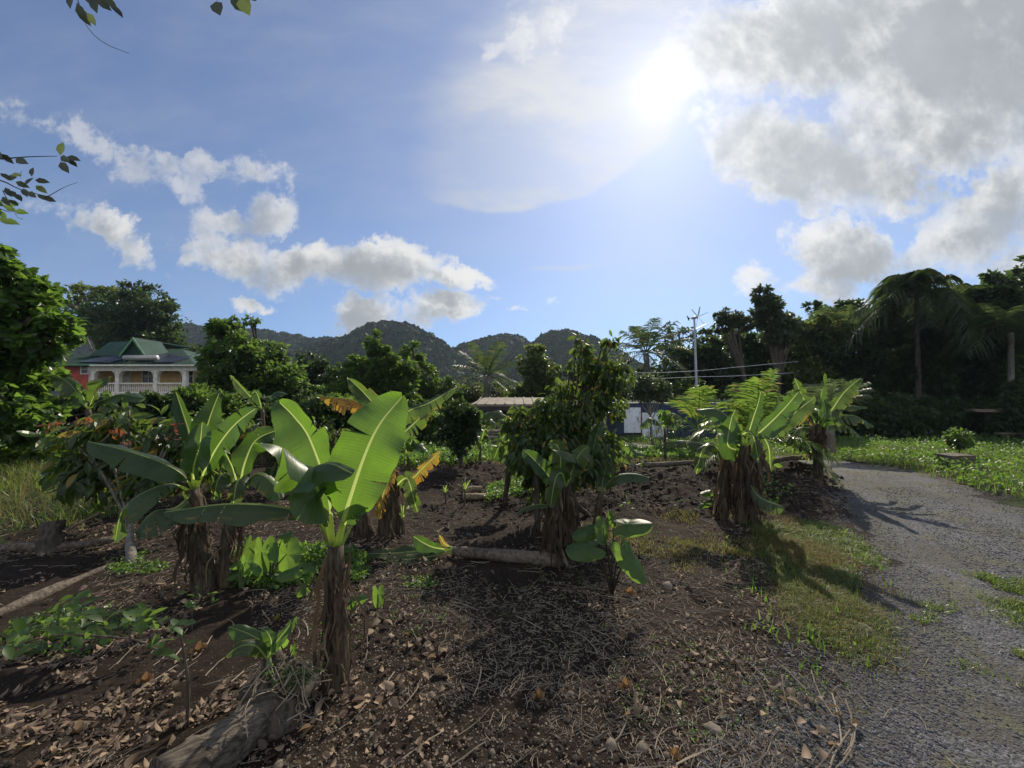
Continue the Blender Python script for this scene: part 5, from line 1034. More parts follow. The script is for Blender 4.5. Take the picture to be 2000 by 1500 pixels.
# ------------------------------------------------------------ sheds, table, turbine, cables
def pd(px, py, d): return P(px, py, d)
M['tin'] = plainmat('weathered_roof_board', (.26, .22, .17), .8, .35, 2, bump=.3)
M['blue'] = plainmat('blue_sheet', (.022, .040, .085), .5, .3, 3, dirt=(.05, .05, .06)); M['wpanel'] = plainmat('white_shed_panel', (.78, .82, .88), .6, .12, 2, dirt=(.35, .33, .3))
M['darkw'] = plainmat('dark_timber', (.05, .042, .036), .85)
d = 19.0; a, b = P(1205, 855, d), P(1422, 855, d); z0 = G0(a[0], d) - .03; zt = P(0, 787, d)[2]; L_ = b[0] - a[0]
shed = thing('shed', 'low blue shed with white panel doors and a thin tan roof edge', 'shed', ((a[0] + b[0]) / 2, d, z0))
x = a[0]; xa, xb, xc = P(1243, 0, d)[0], P(1290, 0, d)[0], b[0]
T2('wall', [hbx(a[0], b[0], d + .05, d + 2.2, z0, zt)], M['blue'], shed)
T2('wall_ribs', [hbx(xx, xx + .05, d, d + .052, z0 + .05, zt - .05) for xx in np.arange(xb + .1, xc, .16)], M['blue'], shed)
dr = T2('door', [hbx(P(1211, 0, d)[0], xa - .02, d - .03, d + .045, z0 + .35, P(0, 796, d)[2])], M['wpanel'], shed); T2('handle', [hbx(xa - .18, xa - .15, d - .07, d - .032, z0 + .95, z0 + 1.1)], M['darkw'], dr)
dr = T2('door', [hbx(xa + .03, xb, d - .03, d + .045, z0 + .08, P(0, 806, d)[2])] + [hbx(xx, xx + .03, d - .045, d - .031, z0 + .1, P(0, 806, d)[2] - .02) for xx in np.arange(xa + .1, xb - .05, .12)], M['wpanel'], shed); dr['label'] = 'ribbed white panel'
T2('door_post', [hbx(xa - .018, xa + .028, d - .06, d + .04, z0, zt - .3)], plainmat('rusty_post', (.12, .04, .03), .8), shed)
T2('roof', [box((0, 0, 0), (L_ + .6, 2.9, .09))], M['tin'], shed); rf = shed.children[-1]
rf.location = ((a[0] + b[0]) / 2 - shed.location.x, d + 1.0 - shed.location.y, zt + .10 - shed.location.z)
rf.data.transform(__import__('mathutils').Matrix.Translation((shed.location.x, shed.location.y, shed.location.z)))
rf.rotation_euler = (R(4), 0, 0)
T2('skirting', [hbx(a[0] + .1, xa + .3, d + .0, d + .045, z0, z0 + .3)], M['darkw'], shed)
d = 17.0; xa, xb = P(928, 0, d)[0], P(1065, 0, d)[0]; zt = P(0, 789, d)[2]; z0 = G0((xa + xb) / 2, d) - .03
sh = thing('timber_shelter', 'open-fronted timber shelter with a weathered flat board roof', 'shelter', ((xa + xb) / 2, d, z0))
T2('roof', [poly([(xa - .1, d - .5, zt), (xb, d - .5, zt), (xb + .1, d + 2.2, zt + .28), (xa + .3, d + 2.2, zt + .28)], .09)] + [poly([(xa + .1 + k * .42, d - .55, zt + .035), (xa + .16 + k * .42, d - .55, zt + .035), (xa + .2 + k * .42, d + 2.2, zt + .32), (xa + .14 + k * .42, d + 2.2, zt + .32)], .03) for k in range(7)], M['tin'], sh)
T2('fascia', [hbx(xa - .05, xb, d - .49, d - .45, zt - .28, zt - .095)], M['darkw'], sh)
T2('back_wall', [hbx(xa, xb, d + 1.9, d + 2.0, z0, zt - .02)], M['darkw'], sh)
for px in (944, 968, 976, 1000, 1040):
    xx = P(px, 0, d)[0]; T2('post', [hbx(xx - .05, xx + .05, d - .42, d - .30, z0, zt - .10)], M['wood'], sh)
T2('low_wall', [hbx(xa + .4, xa + 1.4, d - .1, d + .0, z0, z0 + .9)], M['wood'], sh)
o = thing('timber_stack', 'low stack of weathered boards in front of the timber shelter', 'timber stack', P(955, 856, 14.5)); g = np.random.default_rng(9)
for k in range(7):
    c = P(950 + g.uniform(-8, 8), 0, 14.5 + g.uniform(-.2, .2)); c[2] = G0(c[0], c[1]) + .06 + k * .09; T2('board', [box(c, (g.uniform(1.2, 1.7), .28, .06), g.uniform(-.15, .15))], M['wood'], o)
d = 19.0; c = P(1935, 801, d); zb = G0(c[0], d)
o = thing('garden_table', 'pale thick table top on a single stone post in the shade of the right trees', 'table', (c[0], d, zb))
n = 8; pr = [(-.88, 0), (-.72, -.45), (.82, -.45), (.95, -.2), (.80, .42), (-.60, .42)]
T2('table_top', [poly([(c[0] + x, d + y * 1.5, c[2] + .05) for x, y in pr], .13)], plainmat('pale_stone', (.36, .27, .19), .7, .3, 5), o)
V, F = tube([(c[0] - .15, d, zb), (c[0] - .15, d, c[2] - .08)], [.16, .12], 8); mesh('post', V, F, M['stone'], o)
T2('bench', [poly([(c[0] - .9, d - 1.1, zb + .42), (c[0] + .5, d - 1.1, zb + .42), (c[0] + .5, d - .8, zb + .42), (c[0] - .9, d - .8, zb + .42)], .07), hbx(c[0] - .6, c[0] - .45, d - 1.03, d - .87, zb, zb + .35), hbx(c[0] + .1, c[0] + .25, d - 1.03, d - .87, zb, zb + .35)], M['stone'], o)
o = thing('stone_block', 'dark square-topped block with a rubble foot half sunk in the field greenery', 'block', gd(1868, 915) + (-.1,)); d = gd(1868, 915)[1]; c = P(1863, 905, d); z = G0(c[0], c[1])
T2('block', [poly([(c[0] - .24, d - .2, z + .34), (c[0] + .2, d - .25, z + .36), (c[0] + .26, d + .2, z + .36), (c[0] - .2, d + .22, z + .34)], .34)], M['log'], o)
V, F = rocks(np.array([[c[0] + .15, d - .3, z + .08], [c[0] + .02, d - .35, z + .06], [c[0] + .3, d - .22, z + .05]]), [.16, .12, .12], 5, 1); mesh('rubble', V, F, M['stone'], o)
# wind turbine
d = 17.0; b = P(1364, 855, d); b[2] = G0(b[0], d) - .05; t = P(1356, 622, d)
o = thing('wind_turbine', 'small wind turbine with a tail fin and a slanted panel on a tall thin pole', 'wind turbine', b); M['galv'] = plainmat('galvanised_steel', (.42, .42, .44), .5, .15, 8)
V, F = tube([b, (b + t) / 2, t], [.07, .055, .04], 10); mesh('pole', V, F, M['galv'], o)
V, F = join([tube([t + [-.12, 0, .0], t + [.0, -.02, .03], t + [.10, -.05, .05], t + [.15, -.07, .06]], [.04, .07, .06, .02], 8), tube([t + [-.1, 0, .02], t + [-.26, .03, .02]], .015, 5)]); na = mesh('nacelle', V, F, M['galv'], o)
T2('tail_fin', [(np.array([[t[0] - .20, d, t[2] - .02], [t[0] - .30, d, t[2] + .12], [t[0] - .33, d, t[2] + .13], [t[0] - .26, d, t[2] - .10]]), [np.array([[0, 1, 2, 3]])]), (np.array([[t[0] - .20, d + .02, t[2] - .02], [t[0] - .30, d + .02, t[2] + .12], [t[0] - .33, d + .02, t[2] + .13], [t[0] - .26, d + .02, t[2] - .10]]), [np.array([[3, 2, 1, 0]])])], M['darkw'], o)
hub = t + np.array([.13, -.06, .06])
for k in range(6):
    a = k * math.pi / 3 + .25; u = np.array([math.cos(a) * .55, math.cos(a) * -.45, math.sin(a)]); u /= np.linalg.norm(u); w = np.cross(u, [.6, -.7, 0]); q = np.linspace(0, 1, 6)
    V = np.concatenate([hub + u * (.05 + .40 * s) + w * (s_ * (.038 - .026 * s)) + np.array([.6, -.7, 0]) * s_ * .012 for s in q for s_ in (-1, 1)]).reshape(-1, 3); i = np.arange(5) * 2
    V2 = V + np.array([.008, -.008, 0]); mesh('blade', np.vstack([V, V2]), [np.concatenate([np.stack([i, i + 1, i + 3, i + 2], 1), np.stack([i + 12, i + 14, i + 15, i + 13], 1), np.stack([i, i + 2, i + 14, i + 12], 1), np.stack([i + 1, i + 13, i + 15, i + 3], 1)])], M['galv'], o)
c = P(1368, 639, d); T2('solar_panel', [poly([c + [-.24, -.25, -.10], c + [.22, -.25, .12], c + [.26, .25, .16], c + [-.18, .25, -.06]], .03)], M['wpanel'], o)
for lb, l in (('upper pale cable sagging in front of the dark trees', [(1180, 728, 18), (1272, 728, 18), (1364, 724, 16.9), (1450, 716, 17.5), (1560, 706, 20)]), ('lower pale cable running parallel below the upper one', [(1180, 742, 18), (1290, 739, 18), (1364, 736, 16.9), (1440, 734, 17.5), (1550, 728, 20)])):
    pts = [P(*q) for q in l]; V, F = tube(catmull(pts, 30), .007, 5); ob = mesh('cable', V, F, M['wpanel'], loc=pts[0]); tag(ob, lb, 'cable', 'overhead cables')

# ------------------------------------------------------------ logs, stump, sapling
def log(name, label, l, r, mat, group=None, jit=.06, lift=.8, cat='log', z=True, k=14, rot=0):
    pts = [np.array([*gd(*q[:2]), 0]) for q in l]
    for p, q in zip(pts, l): p[2] = G0(p[0], p[1]) + (q[2] if len(q) > 2 else lift * np.mean(r))
    c = catmull(pts, 14); g = np.random.default_rng(hash_s(label)); V, F = tube(c, np.interp(np.linspace(0, 1, 14), np.linspace(0, 1, len(r)), r) * (1 + .06 * g.normal(size=14)), k, jit=jit, seed=hash_s(label))
    return tag(mesh(name, V, F, M[mat], loc=pts[0]), label, cat, group)
log('fallen_log', 'thick grey fibrous log in the foreground leading to the mossy stump', [(330, 1560), (430, 1490), (505, 1425), (560, 1378)], [.105, .10, .09, .08], 'fibre', 'logs lying on the soil', .035, .7, k=28)
log('fallen_log', 'long weathered log half covered by leaves at the left picture edge', [(-60, 1225), (60, 1172), (150, 1130), (235, 1098)], [.03, .042, .035, .02], 'log', 'logs lying on the soil', .15, .2)
log('fallen_log', 'dark log under the stump post at the far left', [(-40, 1075), (60, 1070), (150, 1066), (240, 1052)], [.04, .05, .05, .04], 'log', 'logs lying on the soil', .1)
log('cut_stem', 'upper one of the two pale cut banana stems beside the sucker', [(908, 966), (925, 964), (940, 963)], [.05, .05, .048], 'palelog', 'pale cut banana stems', .05, 1.4)
log('cut_stem', 'lower and longer one of the two pale cut banana stems beside the sucker', [(905, 975), (928, 974), (950, 972)], [.055, .055, .05], 'palelog', 'pale cut banana stems', .05, .9)
log('cut_stem', 'pale stem lying on the soil behind the green vine patch', [(985, 924), (1015, 922), (1045, 921)], [.05, .045, .04], 'palelog', 'pale cut banana stems', .05, 1.2)
log('cut_stem', 'thin grey stem lying across the tilled mounds left of the shredded pair', [(1255, 925), (1320, 921), (1395, 920)], [.05, .05, .04], 'log', 'pale cut banana stems', .05, 2.6)
log('cut_stem', 'grey stem lying on the mound left of the roadside banana trunk', [(1480, 932), (1530, 927), (1585, 926)], [.06, .05, .05], 'log', 'pale cut banana stems', .06, 3.0)
log('curved_root', 'short curved dark offcut at the foot of the roadside banana trunk', [(1600, 925, .08), (1612, 930, .12), (1619, 940, .02)], [.05, .05, .03], 'log')
log('stump_post', 'dark charred stump post standing at the far left', [(110, 1070, -.05), (112, 1068, .14), (114, 1066, .30)], [.11, .10, .085], 'bark', cat='stump', k=16, jit=.1)
ob = log('leaning_stake', 'thin pale stake leaning over the leaf litter at the left', [(135, 1040, .02), (200, 1030, .18), (262, 1020, .36)], [.015, .015, .012], 'palelog', cat='stake')
# mossy stump with roots
d = 2.0; sp = P(545, 1360, d); sp[2] = G0(sp[0], sp[1]) - .03
st = thing('mossy_stump', 'mossy root stump with wiry roots and a green sprout at the thick log', 'stump', sp)
def lump(c, r, seed, sub=3, rough=.07): return rocks(np.array([c]), [r], seed, sub, 1.0, rough)
V, F = join([lump(P(525, 1345, 2.02), .10, 1), lump(P(560, 1325, 2.0), .085, 2), lump(P(535, 1300, 2.05), .07, 3), lump(P(560, 1400, 1.95), .10, 4), tube(PP([(555, 1325), (580, 1332), (606, 1338)], 1.98), [.065, .06, .052], 14, jit=.05)]); mesh('root_mass', V, F, M['bark'], st)
V, F = tube(PP([(603, 1336), (613, 1340)], 1.975), [.053, .047], 16, jit=.04); mesh('cut_knob', V, F, M['palelog'], st)
g = np.random.default_rng(4); parts = []
for k in range(150):
    p0 = P(g.uniform(500, 600), g.uniform(1290, 1400), 1.93 + g.uniform(-.03, .12)); e = p0 + np.array([g.normal() * .09, -abs(g.normal()) * .05, -abs(g.normal()) * .08]); m = (p0 + e) / 2 + g.normal(size=3) * .035
    e[2] = max(e[2], G0(e[0], e[1]) + .004); parts.append(tube(catmull([p0, m, e], 7), .0018 + .0022 * g.random(), 4, cap=False))
V, F = join(parts); mesh('wiry_roots', V, F, M['straw'], st)
n = 420; u = g.normal(size=(n, 3)) * (.05, .03, .03); pos = P(572, 1322, 1.95) + u; V, F = leaves(pos, g.normal(size=(n, 3)) + [0, -.3, .5], g.uniform(.008, .018, n), T_ROUND, 3); mesh('moss', V, F, M['weed'], st)
for i, (pts, hw, te, mt) in enumerate([([(525, 1288), (518, 1262), (490, 1240), (447, 1224)], .045, 3, 'ban'), ([(526, 1288), (535, 1262), (555, 1235), (582, 1202)], .032, 1, 'ban'), ([(524, 1290), (500, 1262, -.05), (470, 1262, -.08), (440, 1282, -.1)], .035, 2, 'band'), ([(526, 1290), (530, 1255), (522, 1235), (510, 1226)], .03, 1, 'ban')]):
    banana_leaf(st, PP(pts, 2.0), hw, (0, -.7, .8), .12, -.1, te, .3, .02, mt, seed=500 + i, rib=.004, name='sprout_leaf')
V, F = tube(PP([(530, 1330), (526, 1305), (525, 1286)], 2.0), [.02, .016, .010], 8); mesh('sprout_stem', V, F, M['stemg'], st)
# sapling lower left
def sapling(label, base, line, twigs, lv, d, ls, seed, mat='mid', r0=.009, T=T_OVAL, group='saplings'):
    b = P(*base, d); b[2] = G0(b[0], b[1]) - .01; o = thing('sapling', label, 'sapling', b, group); g = np.random.default_rng(seed)
    ps = [tube(catmull([b] + PP(line, d), 12), np.linspace(r0, r0 * .5, 12), 7, jit=.06)] + [tube(catmull(PP(t, d), 8), np.linspace(r0 * .6, r0 * .25, 8), 5) for t in twigs]
    V, F = join(ps); mesh('trunk', V, F, M['bark'], o); pos, dr, sz = [], [], []
    for (px, py, rx, ry, n) in lv:
        for _ in range(n): pos.append(P(px + g.uniform(-rx, rx), py + g.uniform(-ry, ry), d + g.uniform(-.15, .15))); dr.append([g.normal(), g.normal() * .5, g.normal() * .5 + .1]); sz.append(ls * g.uniform(.6, 1.2))
    V, F = leaves(np.array(pos), np.array(dr), sz, T, seed, up=np.array([0, -.2, 1.0]) + .45 * g.normal(size=(len(pos), 3))); mesh('leaves', V, F, M[mat], o)
sapling('crooked low sapling whose long leafy branch reaches to the left edge', (365, 1410), [(368, 1340), (360, 1280), (350, 1225)], [[(362, 1290), (335, 1285), (280, 1255), (230, 1245), (165, 1250)], [(335, 1286), (300, 1290)], [(255, 1250), (250, 1225)], [(230, 1245), (120, 1240), (20, 1262)]],
        [(150, 1190, 35, 30, 26), (90, 1225, 50, 20, 20), (280, 1205, 40, 18, 22), (240, 1215, 45, 14, 14), (30, 1260, 40, 8, 7), (350, 1235, 14, 20, 9), (160, 1230, 45, 14, 16), (300, 1265, 22, 12, 8)], 1.9, .075, 31)
sapling('little yellow-green sprig by the foot of the left drooping banana', (375, 1225), [(375, 1200), (378, 1160)], [], [(375, 1170, 16, 22, 13), (420, 1165, 16, 10, 6)], 2.65, .05, 32, 'weed', .004)
sapling('bare forked seedling right of the largest banana trunk', (712, 1243), [(712, 1215), (713, 1190)], [[(713, 1200), (722, 1180)], [(712, 1205), (702, 1190)]], [(712, 1188, 6, 5, 3)], 2.55, .03, 33, 'dark', .006)
sapling('small broad-leaved seedling between the suckers and the fallen leaf', (1245, 995), [(1240, 970)], [], [(1222, 985, 18, 14, 20), (1250, 998, 14, 10, 10)], 5.4, .06, 34, 'weed', .004)
# single fallen things
def deadleaf(label, px, py, L, a, mat='litter'):
    L *= .75
    x, y = gd(px, py); c = np.array([x, y, G0(x, y) + .03]); al = np.array([math.cos(a), math.sin(a), .15]); sd_ = np.array([-math.sin(a), math.cos(a), 0]); n = 13; V = []
    for i in range(n):
        t = i / (n - 1); w = L * .3 * math.sin(math.pi * min(1, t * .92 + .05)) ** .7
        for j in range(5):
            s = (j - 2) / 2; V.append(c + al * L * (t - .5) + sd_ * w * s * math.cos(s * 1.1) + np.array([0, 0, abs(s) ** 1.6 * w * .9 + .02 * math.sin(t * 9 + s * 3)]))
    i = (np.arange(n - 1)[:, None] * 5 + np.arange(4)[None]).ravel(); return tag(mesh('fallen_leaf', np.array(V), [np.stack([i, i + 1, i + 6, i + 5], 1)], M[mat], loc=c), label, 'dead leaf', 'large single dead leaves')
M['orange'] = leafmat('orange_dead_leaf', (.30, .17, .075), (.32, .18, .07), var=.3, rough=.6, tmix=.35)
deadleaf('curled orange-brown dead leaf at the foot of the nearest taro plant', 1226, 1158, .14, -.7, 'orange')
for i, (px, py, L, a, lb, mt) in enumerate([(300, 1330, .10, .5, 'tan dead leaf lying alone left of the crooked sapling', 'orange'), (400, 1270, .12, .6, 'long tan dead leaf between sapling and stump sprout', 'orange'), (175, 1425, .10, .4, 'pair-like pinkish dead leaf at the lower left', 'litter'), (1050, 1352, .09, 0, 'brown dead leaf on the pebbly soil left of centre bottom', 'orange'),
    (1215, 1332, .10, .1, 'reddish dead leaf beside a tiny weed on the pebbly soil', 'orange'), (1308, 1468, .07, -.9, 'small yellow dead leaf near the bottom edge', 'orange'), (550, 1215, .05, 1.2, 'tiny bright yellow leaf above the stump sprout', 'bany')]):
    deadleaf(lb, px, py, L, a, mt)
ST = 'larger stones lying on the soil'
for i, (px, py, r_, lb) in enumerate([(1248, 1435, .040, 'largest brown stone of the pair near the bottom edge'), (1188, 1432, .030, 'pointed pale stone left of the largest brown one'), (1298, 1140, .045, 'pale rounded stone right of the nearest taro'), (1340, 1300, .022, 'egg-shaped tan stone on the pebbly soil'),
    (1382, 1405, .035, 'flat brown stone in the grass tuft at the lower right'), (1045, 1478, .018, 'small brown stone at the bottom edge'), (1228, 1472, .018, 'small round stone below the pointed pale one'), (558, 1480, .03, 'grey stone at the bottom right of the thick log'),
    (1112, 1338, .016, 'small tan stone left of the reddish dead leaf'), (962, 1440, .016, 'small reddish stone in the pebbles at the bottom'), (850, 1345, .016, 'small grey stone right of the leaf pile'), (1292, 1455, .016, 'small white stone right of the largest brown stone'), (1676, 1218, .05, 'grey stone in the grass at the road edge'), (1505, 1170, .03, 'half-buried stone in the dry grass')]):
    x, y = gd(px, py); c = np.array([[x, y, G0(x, y) + r_ * .08]]); V, F = rocks(c, [r_], 60 + i, 1, .8, .10); tag(mesh('stone', V, F, M['stone'], loc=c[0]), lb, 'stone', ST)

# ------------------------------------------------------------ ground cover that nobody could count
def inpoly(n, poly, seed, far=None, edge=.45):
    g = np.random.default_rng(seed); lo, hi = poly.min(0), poly.max(0); out = []
    while sum(map(len, out)) < n:
        q = g.uniform(lo, hi, (n * 2, 2)); out.append(q[poly_sd(q[:, 0], q[:, 1], poly) + edge * fbm(q[:, 0] * 2.5, q[:, 1] * 2.5, 4, seed, .65) > 0])
    return np.concatenate(out)[:n]
def fan(n, d0, d1, px0, px1, seed, k=1.0):
    """points on the ground in the part of the plot seen between two depths, denser near"""
    g = np.random.default_rng(seed); y = d0 * (d1 / d0) ** (g.random(n) ** k); x = (g.uniform(px0, px1, n) - 1000) / FPX * y; return np.stack([x, y], 1)
def blades(xy, h, w, seed, lean=.45, K=4):
    g = np.random.default_rng(seed); n = len(xy); z = ground_z(xy[:, 0], xy[:, 1]); a = g.uniform(0, 6.28, n); o = np.stack([np.cos(a), np.sin(a)], 1); h = h * g.uniform(.45, 1.3, n); t = np.linspace(0, 1, K)
    c = np.zeros((n, K, 3)); bend = g.uniform(.1, 1, n) * lean * 2
    c[..., :2] = xy[:, None] + o[:, None] * (bend * h)[:, None, None] * (t ** 1.8)[None, :, None]; c[..., 2] = z[:, None] + (h[:, None] * t) * (1 - .35 * bend[:, None] * t)
    ww = (w * g.uniform(.6, 1.3, n))[:, None] * np.array([.9, 1, .7, .08])[:K]; s = np.stack([-o[:, 1], o[:, 0], np.zeros(n)], 1); a2 = g.uniform(-.9, .9, n); s = s * np.cos(a2)[:, None] + np.stack([o[:, 0], o[:, 1], np.zeros(n)], 1) * np.sin(a2)[:, None]
    V = np.stack([c - s[:, None] * ww[..., None], c + s[:, None] * ww[..., None]], 2).reshape(-1, 3); i = np.arange(K - 1) * 2
    return V, [(np.stack([i, i + 1, i + 3, i + 2], 1)[None] + (np.arange(n) * K * 2)[:, None, None]).reshape(-1, 4)]
def clumpy(xy, k, r, seed):
    g = np.random.default_rng(seed); m = max(1, len(xy) // k); c = xy[:m]; return (np.repeat(c, k, 0) + g.normal(size=(m * k, 2)) * r)
def px(l): return np.array([gd(*q) for q in l])
def stuff(name, VF, mat, label, cat): return tag(mesh(name, VF[0], VF[1], M[mat], smooth=False), label, cat, kind='stuff')
VERGE = px([(1490, 1025), (1560, 1015), (1670, 1040), (1690, 1100), (1680, 1180), (1710, 1250), (1640, 1280), (1580, 1220), (1540, 1160), (1500, 1080)])
q = inpoly(16000, VERGE, 51); q = q[fbm(q[:, 0] * 1.7, q[:, 1] * 1.7, 4, 151) > .0]; stuff('verge_grass', blades(clumpy(q, 9, .09, 5), .065, .0022, 51, .9), 'dry', 'yellow and rust coloured dry grass along the gravel road', 'grass')
q = inpoly(9000, px([(1480, 1015), (1570, 1010), (1700, 1080), (1690, 1140), (1560, 1120), (1500, 1060)]), 52); q = q[fbm(q[:, 0] * 1.7, q[:, 1] * 1.7, 4, 151) > -.05]; stuff('russet_grass', blades(clumpy(q, 9, .10, 6), .065, .0022, 52, .9), 'rust', 'russet grass right of the shredded banana pair', 'grass')
q = np.concatenate([inpoly(7000, VERGE, 53), inpoly(7000, px([(1560, 1200), (1740, 1200), (1740, 1300), (1600, 1400), (1480, 1450), (1400, 1380), (1500, 1300)]), 54), inpoly(5000, px([(1380, 1500), (1340, 1420), (1420, 1350), (1500, 1420), (1540, 1500)]), 55)])
stuff('verge_grass', blades(clumpy(q, 14, .055, 7), .05, .0020, 53, .8), 'grass', 'short green grass tufts between the soil and the gravel road', 'grass')
q = inpoly(9000, px([(1180, 1005), (1480, 1015), (1500, 1080), (1440, 1110), (1300, 1090), (1180, 1060), (1140, 1020)]), 56); q = q[fbm(q[:, 0] * 1.9, q[:, 1] * 1.9, 4, 156) > .02]; stuff('sparse_grass', blades(clumpy(q, 7, .05, 8), .045, .0028, 56), 'dry', 'sparse short yellow-green grass behind the nearest taro', 'grass')
q = fan(230, 2.2, 4.8, 1380, 1720, 57); q = q[poly_sd(q[:, 0], q[:, 1], VERGE) > -.5]; stuff('seedling_grass', blades(clumpy(q, 3, .03, 3), .10, .0055, 57, .5), 'weed', 'lighter broad-bladed grass seedlings in the verge', 'grass')
# road tufts and mottled low growth
q = np.concatenate([inpoly(7000, px([(1880, 1130), (1960, 1110), (2100, 1160), (2100, 1260), (1960, 1190)]), 58), inpoly(3800, px([(1810, 1200), (1880, 1215), (1960, 1250), (1970, 1290), (1900, 1280), (1830, 1230)]), 59), inpoly(500, px([(1780, 1165), (1805, 1165), (1805, 1180), (1780, 1178)]), 60)])
g = np.random.default_rng(5); q = q + g.normal(size=q.shape) * (.13, .07); q = q[fbm(q[:, 0] * 3, q[:, 1] * 3, 3, 58) > -.05]; stuff('road_grass', blades(q, .05, .0026, 58, .7), 'grass', 'flat green grass patches growing in the gravel', 'grass')
g = np.random.default_rng(61); q = g.uniform((1.5, 2), (9.5, 14), (60000, 2)); m = (road_m(q[:, 0], q[:, 1]) > .1) & (fbm(q[:, 0] * .8, q[:, 1] * 1.2, 4, 62, .6) > .22 - .012 * q[:, 1]); q = q[m][:26000]
stuff('road_grass', blades(q, .025, .003, 62, .9), 'dry', 'thin creeping straw-coloured grass over the gravel road', 'grass')
# right-hand field
FIELD = np.array([(6.3, 14.5), (8.3, 11.4), (9.2, 9.0), (8.4, 7.2), (7.6, 5.3), (12, 4.5), (30, 14), (32, 21), (12, 21), (4, 20)])
g = np.random.default_rng(63)
def dens(poly, n, seed, pw=1.6):
    q = inpoly(n * 3, poly, seed); gg = np.random.default_rng(seed); d = np.hypot(q[:, 0], q[:, 1]); k = (8 / d) ** pw; return q[gg.random(len(q)) < k][:n]
q = dens(FIELD, 60000, 63); stuff('field_grass', blades(clumpy(q, 5, .09, 9), .17, .0055, 63), 'grass', 'dense fresh green grass of the field right of the road', 'grass')
q = dens(FIELD, 26000, 64, 1.2); z = ground_z(q[:, 0], q[:, 1]); hh = np.clip(.16 + .45 * fbm(q[:, 0] * .7, q[:, 1] * .7, 3, 65), .02, .6) * g.uniform(.3, 1, len(q)); pos = np.column_stack([q, z + hh]); dv = g.normal(size=pos.shape) + [0, 0, .3]
stuff('field_weeds', leaves(pos, dv, g.uniform(.05, .11, len(q)), T_OVAL, 65, up=np.array([0, 0, 1.0]) + .6 * g.normal(size=pos.shape)), 'weed', 'low leafy weeds over the field right of the road', 'weeds')
q = inpoly(14000, np.array([(-6.2, 4.6), (-5.0, 4.9), (-5.4, 6.5), (-6.2, 9.5), (-8, 14), (-20, 14), (-14, 9)]), 66); stuff('tall_grass', blades(clumpy(q, 10, .14, 10), .26, .0032, 66, .7), 'dry', 'tall pale feathery grass at the left edge', 'grass')
q = inpoly(7000, np.array([(-6.2, 4.6), (-5.0, 4.9), (-5.4, 6.5), (-6.2, 9.5), (-8, 14), (-20, 14), (-14, 9)]), 67); stuff('tall_grass', blades(clumpy(q, 10, .10, 11), .30, .006, 67), 'grass', 'fresh green blades mixed into the tall grass at the left edge', 'grass')
q = fan(9000, 9, 17, 700, 1500, 68); q = q[(road_m(q[:, 0], q[:, 1]) < 0)]; stuff('far_grass', blades(clumpy(q, 6, .12, 12), .12, .007, 68), 'dry', 'dry yellow grass behind the tilled soil', 'grass')
def patch(poly, n, hmax, ls, seed, mat, name, label, T=T_OVAL, fr=1.6):
    q = inpoly(n, px(poly) if isinstance(poly, list) else poly, seed, edge=.25); g = np.random.default_rng(seed); z = ground_z(q[:, 0], q[:, 1]); hh = hmax * np.clip(.55 + .8 * fbm(q[:, 0] * fr, q[:, 1] * fr, 3, seed), .05, 1) * g.random(n) ** .6
    pos = np.column_stack([q, z + hh]); stuff(name, leaves(pos, g.normal(size=pos.shape) + [0, 0, .1], g.uniform(.6, 1.3, n) * ls, T, seed, up=np.array([0, 0, 1.0]) + .5 * g.normal(size=pos.shape)), mat, label, 'plants')
patch([(950, 970), (960, 955), (1000, 945), (1042, 942), (1048, 965), (1020, 975), (980, 982)], 1700, .20, .055, 71, 'weed', 'vine_patch', 'dense low bean-like vine patch between the pale stems and the clump', T_OVAL)
patch([(470, 1085), (560, 1060), (680, 1070), (735, 1110), (700, 1140), (600, 1130), (480, 1150)], 3600, .17, .045, 72, 'weed', 'vine_patch', 'dark green leafy ground cover behind the largest banana trunk', T_OVAL)
patch([(770, 880), (860, 868), (1000, 868), (1010, 895), (900, 905), (790, 915)], 6500, .45, .10, 73, 'weed', 'vine_patch', 'leafy green bed behind the tilled plot', T_OVAL)
patch([(1200, 872), (1290, 868), (1450, 868), (1500, 880), (1400, 892), (1220, 890)], 6500, .35, .10, 74, 'weed', 'vine_patch', 'leafy weeds growing along the foot of the blue shed', T_OVAL)
patch([(790, 1120), (850, 1115), (860, 1135), (800, 1145)], 300, .03, .02, 75, 'weed', 'seedlings', 'tiny pale green seedlings right of the largest banana plant', T_ROUND)
patch([(1420, 960), (1500, 950), (1560, 985), (1440, 990)], 240, .12, .06, 76, 'weed', 'seedlings', 'scattered weeds on the dark mound', T_OVAL)
patch([(230, 1085), (300, 1075), (330, 1110), (240, 1120)], 500, .05, .03, 77, 'weed', 'seedlings', 'low weeds round the bare mottled cacao trunk', T_ROUND)
patch([(0, 1240), (120, 1205), (330, 1190), (330, 1215), (200, 1270), (0, 1290)], 700, .10, .045, 78, 'mid', 'seedlings', 'shaded low leaves under the crooked sapling', T_OVAL)
g = np.random.default_rng(79); q = fan(1500, 1.7, 7, 600, 1600, 79); q = q[fbm(q[:, 0] * 1.4, q[:, 1] * 1.4, 3, 80) > .12]; q = clumpy(np.repeat(q, 6, 0)[::6], 1, .0, 1); q = np.repeat(q, 7, 0) + g.normal(size=(len(q) * 7, 2)) * .02
pos = np.column_stack([q, ground_z(q[:, 0], q[:, 1]) + g.uniform(0, .02, len(q))]); stuff('seedlings', leaves(pos, g.normal(size=pos.shape), g.uniform(.008, .018, len(q)), T_ROUND, 81, up=np.array([0, 0, 1.0]) + .5 * g.normal(size=pos.shape)), 'weed', 'tiny weed seedlings dotted over the bare soil', 'weeds')
